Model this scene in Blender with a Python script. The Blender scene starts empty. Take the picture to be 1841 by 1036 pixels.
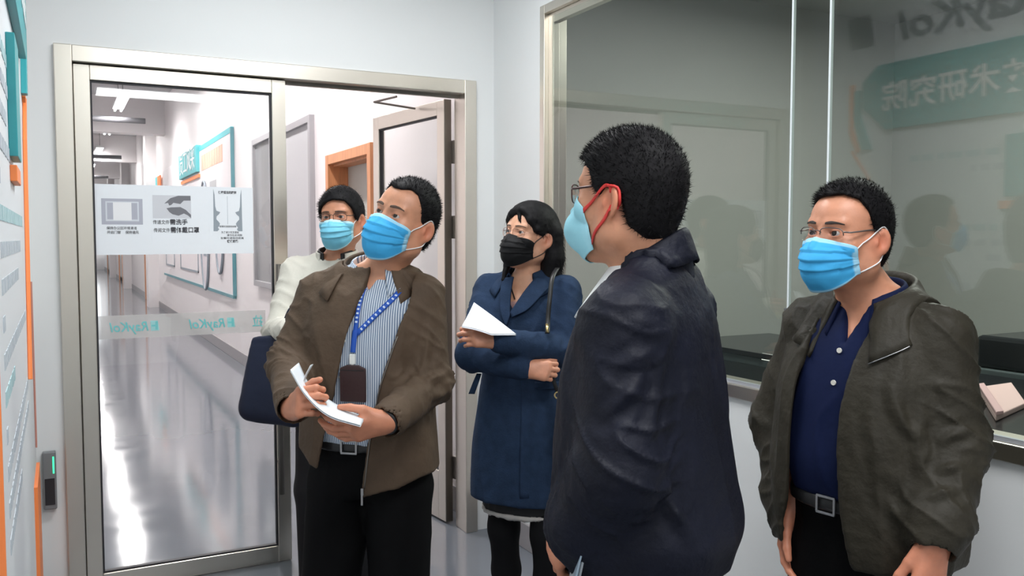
import bpy, math, random
import numpy as np
from mathutils import Matrix, Vector
random.seed(7)
RNG = np.random.RandomState(11)
SC = bpy.context.scene
COL = SC.collection
PI = math.pi

# ------------------------------------------------------------------ camera
FPX = 1573.17                    # focal length in pixels of the 1841 x 1036 frame
CAM_H = 1.52
YAW, PITCH, ROLL = 0.4776, 0.0575, -0.0001
_fw = np.array([math.sin(YAW)*math.cos(PITCH), math.cos(YAW)*math.cos(PITCH), -math.sin(PITCH)])
_r = np.array([math.cos(YAW), -math.sin(YAW), 0.0])
_u = np.cross(_r, _fw)
CR = math.cos(ROLL)*_r + math.sin(ROLL)*_u
CU = -math.sin(ROLL)*_r + math.cos(ROLL)*_u
CF = _fw
cam_data = bpy.data.cameras.new('camera')
cam_data.sensor_width = 36.0
cam_data.sensor_fit = 'HORIZONTAL'
cam_data.lens = FPX*36.0/1841.0
cam_data.clip_start = 0.02
cam_data.clip_end = 200
cam = bpy.data.objects.new('camera', cam_data)
COL.objects.link(cam)
cam.matrix_world = Matrix(((CR[0], CU[0], -CF[0], 0), (CR[1], CU[1], -CF[1], 0), (CR[2], CU[2], -CF[2], CAM_H), (0, 0, 0, 1)))
SC.camera = cam

def W(px, py, d):
    """a photo pixel at distance d in front of the camera -> world point"""
    return np.array([0, 0, CAM_H]) + d*(CF + CR*(px-920.5)/FPX - CU*(py-518)/FPX)

# ------------------------------------------------------------------ world, lamps, exposure
world = bpy.data.worlds.new('world')
SC.world = world
world.use_nodes = True
world.node_tree.nodes['Background'].inputs[0].default_value = (0.75, 0.85, 1.0, 1)
world.node_tree.nodes['Background'].inputs[1].default_value = 1.0
SC.view_settings.view_transform = 'Standard'
SC.view_settings.look = 'None'
SC.view_settings.gamma = 1.0
SC.view_settings.use_curve_mapping = False
SC.view_settings.exposure = 0.0

def area_lamp(name, loc, size, power, color=(1, 1, 1), rot=(0, 0, 0), spread=PI):
    l = bpy.data.lights.new(name, 'AREA')
    l.shape = 'RECTANGLE'
    l.size, l.size_y = size
    l.energy = power
    l.color = color
    l.spread = spread
    o = bpy.data.objects.new(name, l)
    COL.objects.link(o)
    o.location = loc
    o.rotation_euler = rot
    return o

ROOM_H = 3.05
COR_H = 4.25
# ceiling panels of the front room (their fixtures are built with the ceiling)
ROOM_LAMPS = [(0.95, 2.75), (0.95, 0.55), (0.95, -1.6)]
for (lx, ly) in ROOM_LAMPS:
    area_lamp('room_panel_light', (lx, ly, ROOM_H-0.07), (1.15, 0.55), 34, (0.985, 0.99, 1.0))
# fluorescent tubes of the corridor
COR_LAMPS = [(1.0, 6.2), (1.0, 9.4), (1.0, 12.9), (1.0, 16.4), (1.0, 20.4), (1.0, 25.4), (1.0, 31.0), (1.0, 38.0)]
for (lx, ly) in COR_LAMPS:
    area_lamp('corridor_tube_light', (lx, ly, 3.78), (0.2, 1.5), 125, (1.0, 0.945, 0.945))
# daylight through the corridor's end window
area_lamp('corridor_end_daylight', (0.9, 45.6, 2.0), (2.4, 2.4), 25, (0.95, 0.98, 1.0), (PI/2, 0, 0))
# dim lamp of the laboratory behind the glass
area_lamp('laboratory_panel_light', (3.7, 2.4, 2.9), (1.2, 0.6), 62, (0.97, 1.0, 0.96))

# ------------------------------------------------------------------ materials
MATS = {}
def nodes(name):
    m = bpy.data.materials.new(name)
    m.use_nodes = True
    nt = m.node_tree
    return m, nt, nt.nodes['Principled BSDF']

def tex(nt, kind, scale, coord='Object', stretch=None, detail=3.0, rough=0.5):
    tc = nt.nodes.new('ShaderNodeTexCoord')
    out = tc.outputs[coord]
    if stretch:
        mp = nt.nodes.new('ShaderNodeMapping')
        mp.inputs['Scale'].default_value = stretch
        nt.links.new(out, mp.inputs[0])
        out = mp.outputs[0]
    n = nt.nodes.new('ShaderNodeTexNoise' if kind == 'noise' else 'ShaderNodeTexVoronoi')
    n.inputs['Scale'].default_value = scale
    if kind == 'noise':
        n.inputs['Detail'].default_value = detail
        n.inputs['Roughness'].default_value = rough
    nt.links.new(out, n.inputs['Vector'])
    return n

def M(name, col, rough=0.5, metal=0.0, spec=0.5, bump=None, var=None, sheen=0.0, rvar=None, coat=0.0):
    """bump = (scale, strength, distance[, stretch]); var = (scale, amount[, stretch]) colour mottling"""
    if name in MATS:
        return MATS[name]
    m, nt, b = nodes(name)
    c4 = (col[0], col[1], col[2], 1)
    b.inputs['Base Color'].default_value = c4
    b.inputs['Roughness'].default_value = rough
    b.inputs['Metallic'].default_value = metal
    b.inputs['Specular IOR Level'].default_value = spec
    if sheen:
        b.inputs['Sheen Weight'].default_value = sheen
        b.inputs['Sheen Roughness'].default_value = 0.5
    if coat:
        b.inputs['Coat Weight'].default_value = coat
        b.inputs['Coat Roughness'].default_value = 0.12
    if var:
        n = tex(nt, 'noise', var[0], stretch=var[2] if len(var) > 2 else None, detail=4)
        mr = nt.nodes.new('ShaderNodeMapRange')
        mr.inputs['From Min'].default_value = 0.3
        mr.inputs['From Max'].default_value = 0.7
        mr.inputs['To Min'].default_value = 1-var[1]
        mr.inputs['To Max'].default_value = 1+var[1]
        nt.links.new(n.outputs[0], mr.inputs[0])
        mx = nt.nodes.new('ShaderNodeMix')
        mx.data_type = 'RGBA'
        mx.blend_type = 'MULTIPLY'
        mx.inputs[0].default_value = 1
        mx.inputs[6].default_value = c4
        nt.links.new(mr.outputs[0], mx.inputs[7])
        nt.links.new(mx.outputs[2], b.inputs['Base Color'])
    if rvar:
        n = tex(nt, 'noise', rvar[0], stretch=rvar[2] if len(rvar) > 2 else None, detail=3)
        mr = nt.nodes.new('ShaderNodeMapRange')
        mr.inputs['From Min'].default_value = 0.3
        mr.inputs['From Max'].default_value = 0.7
        mr.inputs['To Min'].default_value = rough-rvar[1]
        mr.inputs['To Max'].default_value = rough+rvar[1]
        nt.links.new(n.outputs[0], mr.inputs[0])
        nt.links.new(mr.outputs[0], b.inputs['Roughness'])
    if bump:
        n = tex(nt, 'noise', bump[0], stretch=bump[3] if len(bump) > 3 else None, detail=4)
        bp = nt.nodes.new('ShaderNodeBump')
        bp.inputs['Strength'].default_value = bump[1]
        bp.inputs['Distance'].default_value = bump[2]
        nt.links.new(n.outputs[0], bp.inputs['Height'])
        nt.links.new(bp.outputs[0], b.inputs['Normal'])
    MATS[name] = m
    return m

def glass_mat(name, tint=(1, 1, 1), ior=1.5, rough=0.0, haze=0.0, haze_col=(.8, .8, .8)):
    if name in MATS:
        return MATS[name]
    m = bpy.data.materials.new(name)
    m.use_nodes = True
    nt = m.node_tree
    nt.nodes.clear()
    out = nt.nodes.new('ShaderNodeOutputMaterial')
    tr = nt.nodes.new('ShaderNodeBsdfTransparent')
    tr.inputs[0].default_value = (*tint, 1)
    gl = nt.nodes.new('ShaderNodeBsdfGlossy')
    gl.inputs['Roughness'].default_value = rough
    # Schlick reflectance, the same from both faces of the pane
    lw = nt.nodes.new('ShaderNodeLayerWeight')
    lw.inputs[0].default_value = 0.5
    pw = nt.nodes.new('ShaderNodeMath'); pw.operation = 'POWER'; pw.inputs[1].default_value = 5.0
    nt.links.new(lw.outputs['Facing'], pw.inputs[0])
    f0 = ((ior-1)/(ior+1))**2
    fr = nt.nodes.new('ShaderNodeMath'); fr.operation = 'MULTIPLY_ADD'
    fr.inputs[1].default_value = 1-f0; fr.inputs[2].default_value = f0
    nt.links.new(pw.outputs[0], fr.inputs[0])
    mx = nt.nodes.new('ShaderNodeMixShader')
    base = tr.outputs[0]
    if haze:
        df = nt.nodes.new('ShaderNodeBsdfDiffuse')
        df.inputs[0].default_value = (*haze_col, 1)
        m2 = nt.nodes.new('ShaderNodeMixShader')
        m2.inputs[0].default_value = haze
        nt.links.new(base, m2.inputs[1])
        nt.links.new(df.outputs[0], m2.inputs[2])
        base = m2.outputs[0]
    nt.links.new(fr.outputs[0], mx.inputs[0])
    nt.links.new(base, mx.inputs[1])
    nt.links.new(gl.outputs[0], mx.inputs[2])
    nt.links.new(mx.outputs[0], out.inputs[0])
    MATS[name] = m
    return m

def emit_mat(name, col, strength):
    if name in MATS:
        return MATS[name]
    m, nt, b = nodes(name)
    b.inputs['Base Color'].default_value = (*col, 1)
    b.inputs['Emission Color'].default_value = (*col, 1)
    b.inputs['Emission Strength'].default_value = strength
    MATS[name] = m
    return m

# ------------------------------------------------------------------ objects
def tag(o, label=None, cat=None, group=None, kind=None):
    if label: o['label'] = label
    if cat: o['category'] = cat
    if group: o['group'] = group
    if kind: o['kind'] = kind
    return o

def thing(name, label, cat, loc=(0, 0, 0), rotz=0.0, group=None):
    o = bpy.data.objects.new(name, None)
    o.empty_display_size = 0.1
    COL.objects.link(o)
    o.location = loc
    o.rotation_euler = (0, 0, rotz)
    return tag(o, label, cat, group)

def fast_mesh(name, V, Fq, smooth=True):
    """V (n,3) array; Fq list of arrays/ lists of faces (all the same length in one array)"""
    me = bpy.data.meshes.new(name)
    V = np.asarray(V, dtype=np.float32)
    groups = Fq if isinstance(Fq, list) and len(Fq) and isinstance(Fq[0], np.ndarray) else [np.asarray(Fq)]
    tot = [np.full(len(g), g.shape[1], dtype=np.int32) for g in groups if len(g)]
    idx = [g.astype(np.int32).ravel() for g in groups if len(g)]
    tot = np.concatenate(tot)
    idx = np.concatenate(idx)
    me.vertices.add(len(V))
    me.vertices.foreach_set('co', V.ravel())
    me.loops.add(len(idx))
    me.loops.foreach_set('vertex_index', idx)
    me.polygons.add(len(tot))
    st = np.zeros(len(tot), dtype=np.int32)
    st[1:] = np.cumsum(tot)[:-1]
    me.polygons.foreach_set('loop_start', st)
    me.polygons.foreach_set('loop_total', tot)
    if smooth:
        me.polygons.foreach_set('use_smooth', np.ones(len(tot), dtype=bool))
    me.update(calc_edges=True)
    me.validate()
    return me

def link(name, me, mat=None, parent=None, loc=None):
    o = bpy.data.objects.new(name, me)
    COL.objects.link(o)
    if mat is not None and len(me.materials) == 0:
        for mm in (mat if isinstance(mat, (list, tuple)) else [mat]):
            me.materials.append(mm)
    if parent is not None:
        o.parent = parent
    if loc is not None:
        o.location = loc
    return o

class MB:
    """collects boxes, tubes and prisms and links them as ONE mesh object"""
    def __init__(s):
        s.v = []; s.f = []; s.m = []; s.cur = 0
    def _add(s, vs, fs):
        n = len(s.v)
        s.v += [tuple(float(c) for c in v) for v in vs]
        s.f += [tuple(n+i for i in f) for f in fs]
        s.m += [s.cur]*len(fs)
        return s
    def mat(s, i):
        s.cur = i; return s
    def box(s, x0, x1, y0, y1, z0, z1):
        return s._add([(x0, y0, z0), (x1, y0, z0), (x1, y1, z0), (x0, y1, z0), (x0, y0, z1), (x1, y0, z1), (x1, y1, z1), (x0, y1, z1)],
                      [(0, 3, 2, 1), (4, 5, 6, 7), (0, 1, 5, 4), (1, 2, 6, 5), (2, 3, 7, 6), (3, 0, 4, 7)])
    def obox(s, c, ax, ay, az):
        c = np.array(c, float); ax = np.array(ax, float); ay = np.array(ay, float); az = np.array(az, float)
        vs = [c+sx*ax+sy*ay+sz*az for sz in (-1, 1) for sx, sy in ((-1, -1), (1, -1), (1, 1), (-1, 1))]
        return s._add(vs, [(0, 3, 2, 1), (4, 5, 6, 7), (0, 1, 5, 4), (1, 2, 6, 5), (2, 3, 7, 6), (3, 0, 4, 7)])
    def prism(s, poly, axis, a, b):
        """poly: list of (u,v); axis 'x','y','z' extruded from a to b"""
        def P3(u, v, t):
            return {'x': (t, u, v), 'y': (u, t, v), 'z': (u, v, t)}[axis]
        n = len(poly)
        vs = [P3(u, v, a) for u, v in poly]+[P3(u, v, b) for u, v in poly]
        fs = [tuple(range(n)), tuple(range(2*n-1, n-1, -1))]
        fs += [(i, i+n, (i+1) % n+n, (i+1) % n) for i in range(n)]
        return s._add(vs, fs)
    def tube(s, pts, r, n=8, closed=False):
        pts = [np.array(p, float) for p in pts]
        N = len(pts)
        rs = r if hasattr(r, '__len__') else [r]*N
        up = None; rings = []
        for i, p in enumerate(pts):
            if closed:
                t = pts[(i+1) % N]-pts[i-1]
            else:
                t = pts[min(i+1, N-1)]-pts[max(i-1, 0)]
            t = t/(np.linalg.norm(t)+1e-9)
            if up is None:
                a = np.array([0, 0, 1.]) if abs(t[2]) < .9 else np.array([1., 0, 0])
                up = np.cross(t, a)
            up = up-t*(up@t); up /= np.linalg.norm(up)+1e-9
            w = np.cross(t, up)
            rings.append([p+rs[i]*(math.cos(2*PI*k/n)*up+math.sin(2*PI*k/n)*w) for k in range(n)])
        vs = [v for rg in rings for v in rg]
        fs = []
        for i in range(N if closed else N-1):
            j = (i+1) % N
            for k in range(n):
                fs.append((i*n+k, i*n+(k+1) % n, j*n+(k+1) % n, j*n+k))
        if not closed:
            fs.append(tuple(range(n-1, -1, -1)))
            fs.append(tuple((N-1)*n+k for k in range(n)))
        return s._add(vs, fs)
    def cyl(s, a, b, r, n=16):
        return s.tube([a, b], r, n)
    def build(s, name, mats, parent=None, bevel=0.0, smooth=False, loc=None):
        me = bpy.data.meshes.new(name)
        me.from_pydata(s.v, [], s.f)
        ml = mats if isinstance(mats, (list, tuple)) else [mats]
        for mm in ml:
            me.materials.append(mm)
        if len(ml) > 1:
            me.polygons.foreach_set('material_index', s.m)
        if smooth:
            me.polygons.foreach_set('use_smooth', [True]*len(me.polygons))
        me.update()
        o = link(name, me, None, parent, loc)
        if bevel:
            bm = o.modifiers.new('bevel', 'BEVEL')
            bm.width = bevel; bm.segments = 2; bm.limit_method = 'ANGLE'
            bm.angle_limit = math.radians(50)
        return o

def text_obj(name, body, size, mat, parent, origin, xdir, updir, extrude=0.0004, shear=0.0, bold=0.0, align='LEFT', width=None):
    """lettering as flat raised mesh; xdir = reading direction, updir = up"""
    cu = bpy.data.curves.new(name, 'FONT')
    cu.body = body
    cu.size = size
    cu.shear = shear
    cu.offset = bold
    cu.extrude = extrude
    cu.align_x = align
    cu.resolution_u = 3
    t = bpy.data.objects.new(name, cu)
    COL.objects.link(t)
    bpy.context.view_layer.update()
    dg = bpy.context.evaluated_depsgraph_get()
    me = bpy.data.meshes.new_from_object(t.evaluated_get(dg))
    bpy.data.objects.remove(t)
    x = np.array(xdir, float); u = np.array(updir, float); n = np.cross(x, u)
    co = np.zeros(len(me.vertices)*3, dtype=np.float32)
    me.vertices.foreach_get('co', co)
    co = co.reshape(-1, 3)
    if width is not None and len(co):
        ext = co[:, 0].max()-co[:, 0].min()
        co[:, 0] = (co[:, 0]-co[:, 0].min())*(width/max(ext, 1e-6))
    co = np.array(origin)+co[:, :1]*x+co[:, 1:2]*u+co[:, 2:3]*n
    me.vertices.foreach_set('co', co.astype(np.float32).ravel())
    me.materials.clear()
    me.update()
    me.name = name
    return link(name, me, mat, parent)

# ------------------------------------------------------------------ the setting
D = 4.058            # front face of the wall with the glass door
XW = 1.9955          # room face of the wall with the observation window
XC = 1.93            # right wall of the corridor
XLW = -0.115         # left wall with the information board
REAR = -3.2
wall_white = M('white_wall_paint', (0.77, 0.785, 0.785), 0.55, bump=(60, 0.05, 0.002), var=(1.3, 0.015))
cor_white = M('corridor_wall_paint', (0.80, 0.765, 0.765), 0.5, bump=(60, 0.05, 0.002))
floor_mat = M('grey_epoxy_floor', (0.150, 0.166, 0.190), 0.10, spec=0.6, var=(2.2, 0.05), rvar=(5, 0.02))
steel = M('brushed_stainless', (0.72, 0.675, 0.60), 0.30, metal=1.0, rvar=(14, 0.012, (70, 70, .5)))
steel_h = M('brushed_stainless_across', (0.72, 0.675, 0.60), 0.30, metal=1.0, rvar=(14, 0.012, (.5, 70, 70)))
steel_dark = M('dark_steel', (0.22, 0.20, 0.18), 0.38, metal=1.0)
rubber = M('black_rubber', (0.02, 0.02, 0.025), 0.6)
base_grey = M('grey_skirting', (0.30, 0.29, 0.30), 0.4)
ceil_mat = M('ceiling_white', (0.78, 0.78, 0.78), 0.8)
clear_glass = glass_mat('clear_glass', (0.985, 0.995, 0.99), 1.45)
lab_glass = glass_mat('observation_glass', (0.92, 0.945, 0.915), 1.60)
orange_wood = M('orange_wood', (0.62, 0.27, 0.12), 0.42, var=(6, 0.15, (8, 8, 0.6)))
grey_door = M('grey_door_paint', (0.50, 0.51, 0.52), 0.45)
grey_frame = M('grey_frame_paint', (0.36, 0.355, 0.37), 0.45)
lamp_white = M('lamp_housing', (0.85, 0.85, 0.85), 0.4)
dark_metal = M('dark_pipe', (0.12, 0.12, 0.13), 0.5)
teal = M('teal_panel', (0.03, 0.33, 0.36), 0.45)
teal_ink = M('teal_ink', (0.09, 0.52, 0.56), 0.5)
orange = M('orange_panel', (0.95, 0.26, 0.07), 0.45)
board_white = M('board_white', (0.74, 0.77, 0.80), 0.4)
ink_grey = M('ink_grey', (0.28, 0.32, 0.36), 0.6)
ink_dark = M('ink_dark', (0.05, 0.05, 0.06), 0.6)
paper_white = M('paper_white', (0.78, 0.81, 0.85), 0.7, bump=(30, .05, .002))
white_letter = M('white_letter', (0.85, 0.85, 0.85), 0.5)

def S(name, mb, m, parent=None, bevel=0.0):
    o = mb.build(name, m, parent, bevel)
    if parent is None:
        o['kind'] = 'structure'
    return o

S('floor', MB().box(-0.4, 5.6, REAR-0.1, 47, -0.1, 0), floor_mat)
WT = 0.10            # thickness of the door wall
DX0, DX1, DZ = 0.001, 1.889, 2.3076
wb = MB()
wb.box(XLW, DX0+.02, D, D+WT, 0, ROOM_H)
wb.box(DX0+.02, DX1-.02, D, D+WT, DZ-.02, ROOM_H)
wb.box(DX1-.02, XW, D, D+WT, 0, ROOM_H)
wb.box(XLW, XC, D, D+WT, ROOM_H, COR_H)
S('wall_back', wb, wall_white)
S('wall_left', MB().box(XLW-.1, XLW, REAR, D+WT, 0, ROOM_H), wall_white)
S('wall_rear', MB().box(XLW-.1, XW+.1, REAR-.1, REAR, 0, ROOM_H), wall_white)
# right wall: window opening
WY0, WY1, WZ0, WZ1 = -1.6, 3.557, 0.987, 2.575
wr = MB()
wr.box(XW, XW+.1, REAR, D+WT, 0, WZ0)
wr.box(XW, XW+.1, REAR, D+WT, WZ1, ROOM_H)
wr.box(XW, XW+.1, WY1, D+WT, WZ0, WZ1)
wr.box(XW, XW+.1, REAR, WY0, WZ0, WZ1)
S('wall_right', wr, wall_white)
S('ceiling', MB().box(XLW-.1, XW+.1, REAR-.1, D, ROOM_H, ROOM_H+.1), ceil_mat)
S('baseboard_right', MB().box(XW-.012, XW, REAR, D, 0, 0.125), base_grey, bevel=.003)
S('baseboard_left', MB().box(XLW, XLW+.012, REAR, D, 0, 0.125), base_grey, bevel=.003)

for i, (lx, ly) in enumerate(ROOM_LAMPS):
    t = thing('ceiling_panel_lamp', ['square ceiling panel lamp just in front of the glass door', 'square ceiling panel lamp above the camera position', 'square ceiling panel lamp near the rear wall'][i], 'lamp', (lx, ly, ROOM_H), group='ceiling panel lamps of the front room')
    MB().box(-.62, .62, -.32, -.29, -.06, 0).box(-.62, .62, .29, .32, -.06, 0).box(-.62, -.59, -.29, .29, -.06, 0).box(.59, .62, -.29, .29, -.06, 0).build('frame', lamp_white, t)
    MB().box(-.59, .59, -.29, .29, -.03, -.0).build('diffuser', emit_mat('panel_diffuser', (0.95, 0.98, 1.0), 1.5), t)

# ---------------- glass double door in the back wall
fr = thing('door_frame', 'brushed stainless steel frame around the glass double door', 'door frame', (0, 0, 0))
fr['kind'] = 'structure'
fr.name = 'trim_1'
JW = 0.067           # face width of the jambs
yf, yb = D-.022, D+WT+.012
MB().box(DX0, DX0+JW, yf, yb, 0, DZ).build('jamb', steel, fr, .003)
MB().box(DX1-JW+.002, DX1, yf, yb, 0, DZ).build('jamb', steel, fr, .003)
MB().box(DX0+JW, DX1-JW+.002, yf+.002, yb, DZ-JW, DZ).build('header', steel_h, fr, .003)
MB().box(DX0+JW, DX0+JW+.014, D+.055, D+.078, 0, DZ-JW).build('door_stop', steel_dark, fr)
MB().box(DX0+JW, DX1-JW+.002, D+.052, D+.075, DZ-JW-.014, DZ-JW).build('door_stop', steel_dark, fr)

def glazed_leaf(root, w, sty, toprail, botrail, z0, z1, th=.042):
    """leaf in local coords: x 0..w from the hinge, y thickness centred"""
    MB().box(0, sty, -th/2, th/2, z0, z1).build('stile', steel, root, .0025)
    MB().box(w-sty, w, -th/2, th/2, z0, z1).build('stile', steel, root, .0025)
    MB().box(sty, w-sty, -th/2, th/2, z1-toprail, z1).build('top_rail', steel_h, root, .0025)
    MB().box(sty, w-sty, -th/2, th/2, z0, z0+botrail).build('bottom_rail', steel_h, root, .0025)
    g = .007
    x0, x1, a, b = sty, w-sty, z0+botrail, z1-toprail
    for nm, bx in (('gasket', (x0, x0+g, a, b)), ('gasket', (x1-g, x1, a, b)), ('gasket', (x0+g, x1-g, b-g, b)), ('gasket', (x0+g, x1-g, a, a+g))):
        MB().box(bx[0], bx[1], -.012, .012, bx[2], bx[3]).build(nm, rubber, root)
    return MB().box(x0+g*.5, x1-g*.5, -.004, .004, a+g*.5, b-g*.5).build('glass_pane', clear_glass, root)

d1 = thing('glass_door_leaf', 'closed stainless glass door leaf with taped notices on it', 'door', (DX0+JW+.003, D+.03, 0))
d1.name = 'door_1'; d1['kind'] = 'structure'
LW = 0.868
glazed_leaf(d1, LW, .062, .062, .075, .006, DZ-JW-.004)
# long pull handle on the closed leaf
hx = LW-.055
hb = MB().tube([(hx, -.075, .34), (hx, -.075, 1.40)], .0125, 12)
for hz in (.48, 1.26):
    hb.tube([(hx, -.021, hz), (hx, -.075, hz)], .008, 10)
hb.build('pull_handle', steel_dark, d1, smooth=True)  # dark reflection put into the handle's steel colour

d2 = thing('glass_door_leaf_open', 'stainless glass door leaf swung open into the corridor', 'door', (DX1-JW-.014, D+.165, 0), PI-math.radians(83.5))
d2.name = 'door_2'; d2['kind'] = 'structure'
glazed_leaf(d2, 0.862, .075, .075, .26, .012, DZ-JW-.006)
for hz in (1.965, 1.575, .30):
    h = MB().box(-.028, .0, -.030, -.021, hz-.06, hz+.06)
    h.build('hinge_plate', steel_dark, d2, .003)
    hk = MB().tube([(-.012, -.036, hz-.06), (-.012, -.036, hz+.06)], .008, 10)
    hk.build('hinge_knuckle', steel, d2, smooth=True)
    sc = MB()
    for q in (-.042, -.014, .014, .042):
        sc.tube([(-.020+.008*(1 if q in (-.014, .014) else 0), -.030, hz+q), (-.020+.008*(1 if q in (-.014, .014) else 0), -.0325, hz+q)], .0035, 8)
    sc.build('hinge_screw', rubber, d2)
MB().box(-.006, .0, -.020, .020, .012, DZ-JW-.006).build('edge_strip', steel_dark, d2)
lk = MB().box(.785, .815, -.055, -.021, 1.30, 1.36).box(.785, .815, -.05, -.021, 1.41, 1.46)
lk.build('lock_block', dark_metal, d2, .003)
# door closer arm at the head
MB().tube([(DX1-.36, D+.16, DZ-JW-.012), (DX1-.42, D+.33, DZ-JW-.02), (DX1-.15, D+.45, DZ-JW-.02)], .006, 8).build('closer_arm', steel_dark, fr)

# notices taped on the closed leaf (room side)
YP = D+.03-.0045
nt_ = thing('notice_sheet', 'strip of three taped paper notices on the closed glass door', 'notice', (0.461, YP, 1.447))
pc = MB().box(.135-.461, .362-.461, -.0008, -.0002, 0, .299).build('sheet', paper_white, nt_)
pc = MB().box(.3605-.461, .60-.461, -.0014, -.0007, 0.001, .299).build('sheet', paper_white, nt_)
pc = MB().box(.597-.461, .788-.461, -.0019, -.0012, 0.002, .299).build('sheet', paper_white, nt_)
gx = lambda x: x-.461
gz = lambda z: z-1.447
frame_ink = M('print_grey', (0.42, 0.43, 0.50), .6)
light_ink = M('print_light', (0.62, 0.65, 0.70), .6)
# printed window picture
MB().box(gx(.164), gx(.325), -.0011, -.0008, gz(1.576), gz(1.686)).build('window_print', frame_ink, nt_)
MB().box(gx(.180), gx(.310), -.0014, -.0011, gz(1.590), gz(1.674)).build('window_print', light_ink, nt_)
MB().box(gx(.186), gx(.209), -.0017, -.0014, gz(1.598), gz(1.668)).build('window_print', frame_ink, nt_)
MB().box(gx(.281), gx(.304), -.0017, -.0014, gz(1.598), gz(1.668)).build('window_print', frame_ink, nt_)
MB().box(gx(.209), gx(.281), -.0017, -.0014, gz(1.594), gz(1.670)).build('window_print', M('print_white', (.80, .80, .82), .6), nt_)
# printed washing hands
MB().box(gx(.365), gx(.522), -.0018, -.0014, gz(1.604), gz(1.704)).build('hands_print', M('print_pale', (.60, .61, .65), .6), nt_)
def blob(pts):
    return [(gx(a), gz(b)) for a, b in pts]
MB().prism(blob([(.412, 1.668), (.438, 1.692), (.470, 1.703), (.520, 1.7035), (.521, 1.683), (.492, 1.682), (.478, 1.667), (.450, 1.672), (.440, 1.662), (.432, 1.660), (.428, 1.671)]), 'y', -.0022, -.0018).build('hands_print', M('print_mid', (.17, .17, .19), .6), nt_)
MB().prism(blob([(.421, 1.648), (.440, 1.652), (.478, 1.654), (.500, 1.642), (.5215, 1.620), (.521, 1.606), (.508, 1.618), (.492, 1.626), (.470, 1.616), (.445, 1.622), (.432, 1.632)]), 'y', -.0022, -.0018).build('hands_print', MATS['print_mid'], nt_)
# printed two facing profiles
prof = [(.617, 1.737), (.622, 1.71), (.624, 1.66), (.629, 1.640), (.645, 1.634), (.640, 1.625), (.629, 1.615), (.628, 1.602), (.637, 1.592), (.643, 1.583), (.640, 1.572), (.634, 1.566), (.639, 1.557), (.632, 1.549), (.615, 1.549)]
MB().prism(blob(prof), 'y', -.0023, -.0019).build('profile_print', ink_grey, nt_)
MB().prism(blob([(1.355-a, b) for a, b in prof][::-1]), 'y', -.0023, -.0019).build('profile_print', ink_grey, nt_)
MB().box(gx(.676), gx(.6772), -.0022, -.0019, gz(1.58), gz(1.705)).build('profile_print', ink_grey, nt_)
def nline(body, x, z, size, dy=-.0024, width=None, bold=0.0, m=None):
    text_obj('lettering', body, size, m or ink_dark, nt_, (gx(x), dy, gz(z)), (1, 0, 0), (0, 0, 1), extrude=.0002, width=width, bold=bold)
nline('保持办公区环境清洁', .182, 1.556, .014, width=.118)
nline('开启门窗', .184, 1.538, .014, width=.052)
nline('保持通风', .255, 1.538, .014, width=.052)
nline('传递文件', .365, 1.580, .020, width=.066)
nline('需洗手', .434, 1.579, .026, width=.072, bold=.0006)
nline('传阅文件', .367, 1.545, .020, width=.066)
nline('需佩戴口罩', .436, 1.544, .027, width=.118, bold=.0006)
nline('保持适当的距离', .638, 1.717, .014, width=.078, bold=.0004)
nline('为了减少交叉感染', .648, 1.540, .011, width=.076)
nline('请勿在此闲聊', .672, 1.527, .011, width=.066)
nline('就餐时请保持距离', .645, 1.514, .011, width=.100)
nline('快速就餐', .672, 1.499, .014, width=.050, bold=.0004)
nline('就餐时请保持安静', .641, 1.5665, .010, width=.072)

# frosted band with mirrored lettering on the glass
frost = glass_mat('frosted_band', (0.9, 0.9, 0.9), 1.3, .3, .42, (.80, .76, .76))
bd = thing('frosted_band', 'frosted safety band with mirrored teal lettering across the glass door', 'sticker', (0.484, D+.03+.0045, 1.137))
MB().box(.131-.484, .838-.484, .0009, .0015, -.05, .05).build('film', frost, bd)
bl = M('band_teal', (0.17, 0.60, 0.62), .5)
for (lx0, lx1) in ((.180, .395), (.501, .714)):
    text_obj('lettering', 'RayKol', .058, bl, bd, (lx0+.158-.484, -.0001, -.020), (-1, 0, 0), (0, 0, 1), extrude=.0003, shear=.22, bold=.0006, width=.155)
    lg = MB()
    lg.prism([(lx0+.168-.484, -.022), (lx0+.202-.484, -.022), (lx0+.196-.484, .022), (lx0+.166-.484, .022)], 'y', .0001, .0004)
    lg.build('logo', M('band_teal_light', (0.36, .68, .70), .5), bd)
    MB().box(lx0+.186-.484, lx0+.196-.484, .0000, .0001, -.018, .018).box(lx0+.170-.484, lx0+.186-.484, .0000, .0001, -.004, .004).build('logo', bl, bd)
text_obj('lettering', '拉', .055, bl, bd, (.826-.484, -.0001, -.02), (-1, 0, 0), (0, 0, 1), extrude=.0003, bold=.0006, width=.046)

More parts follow.
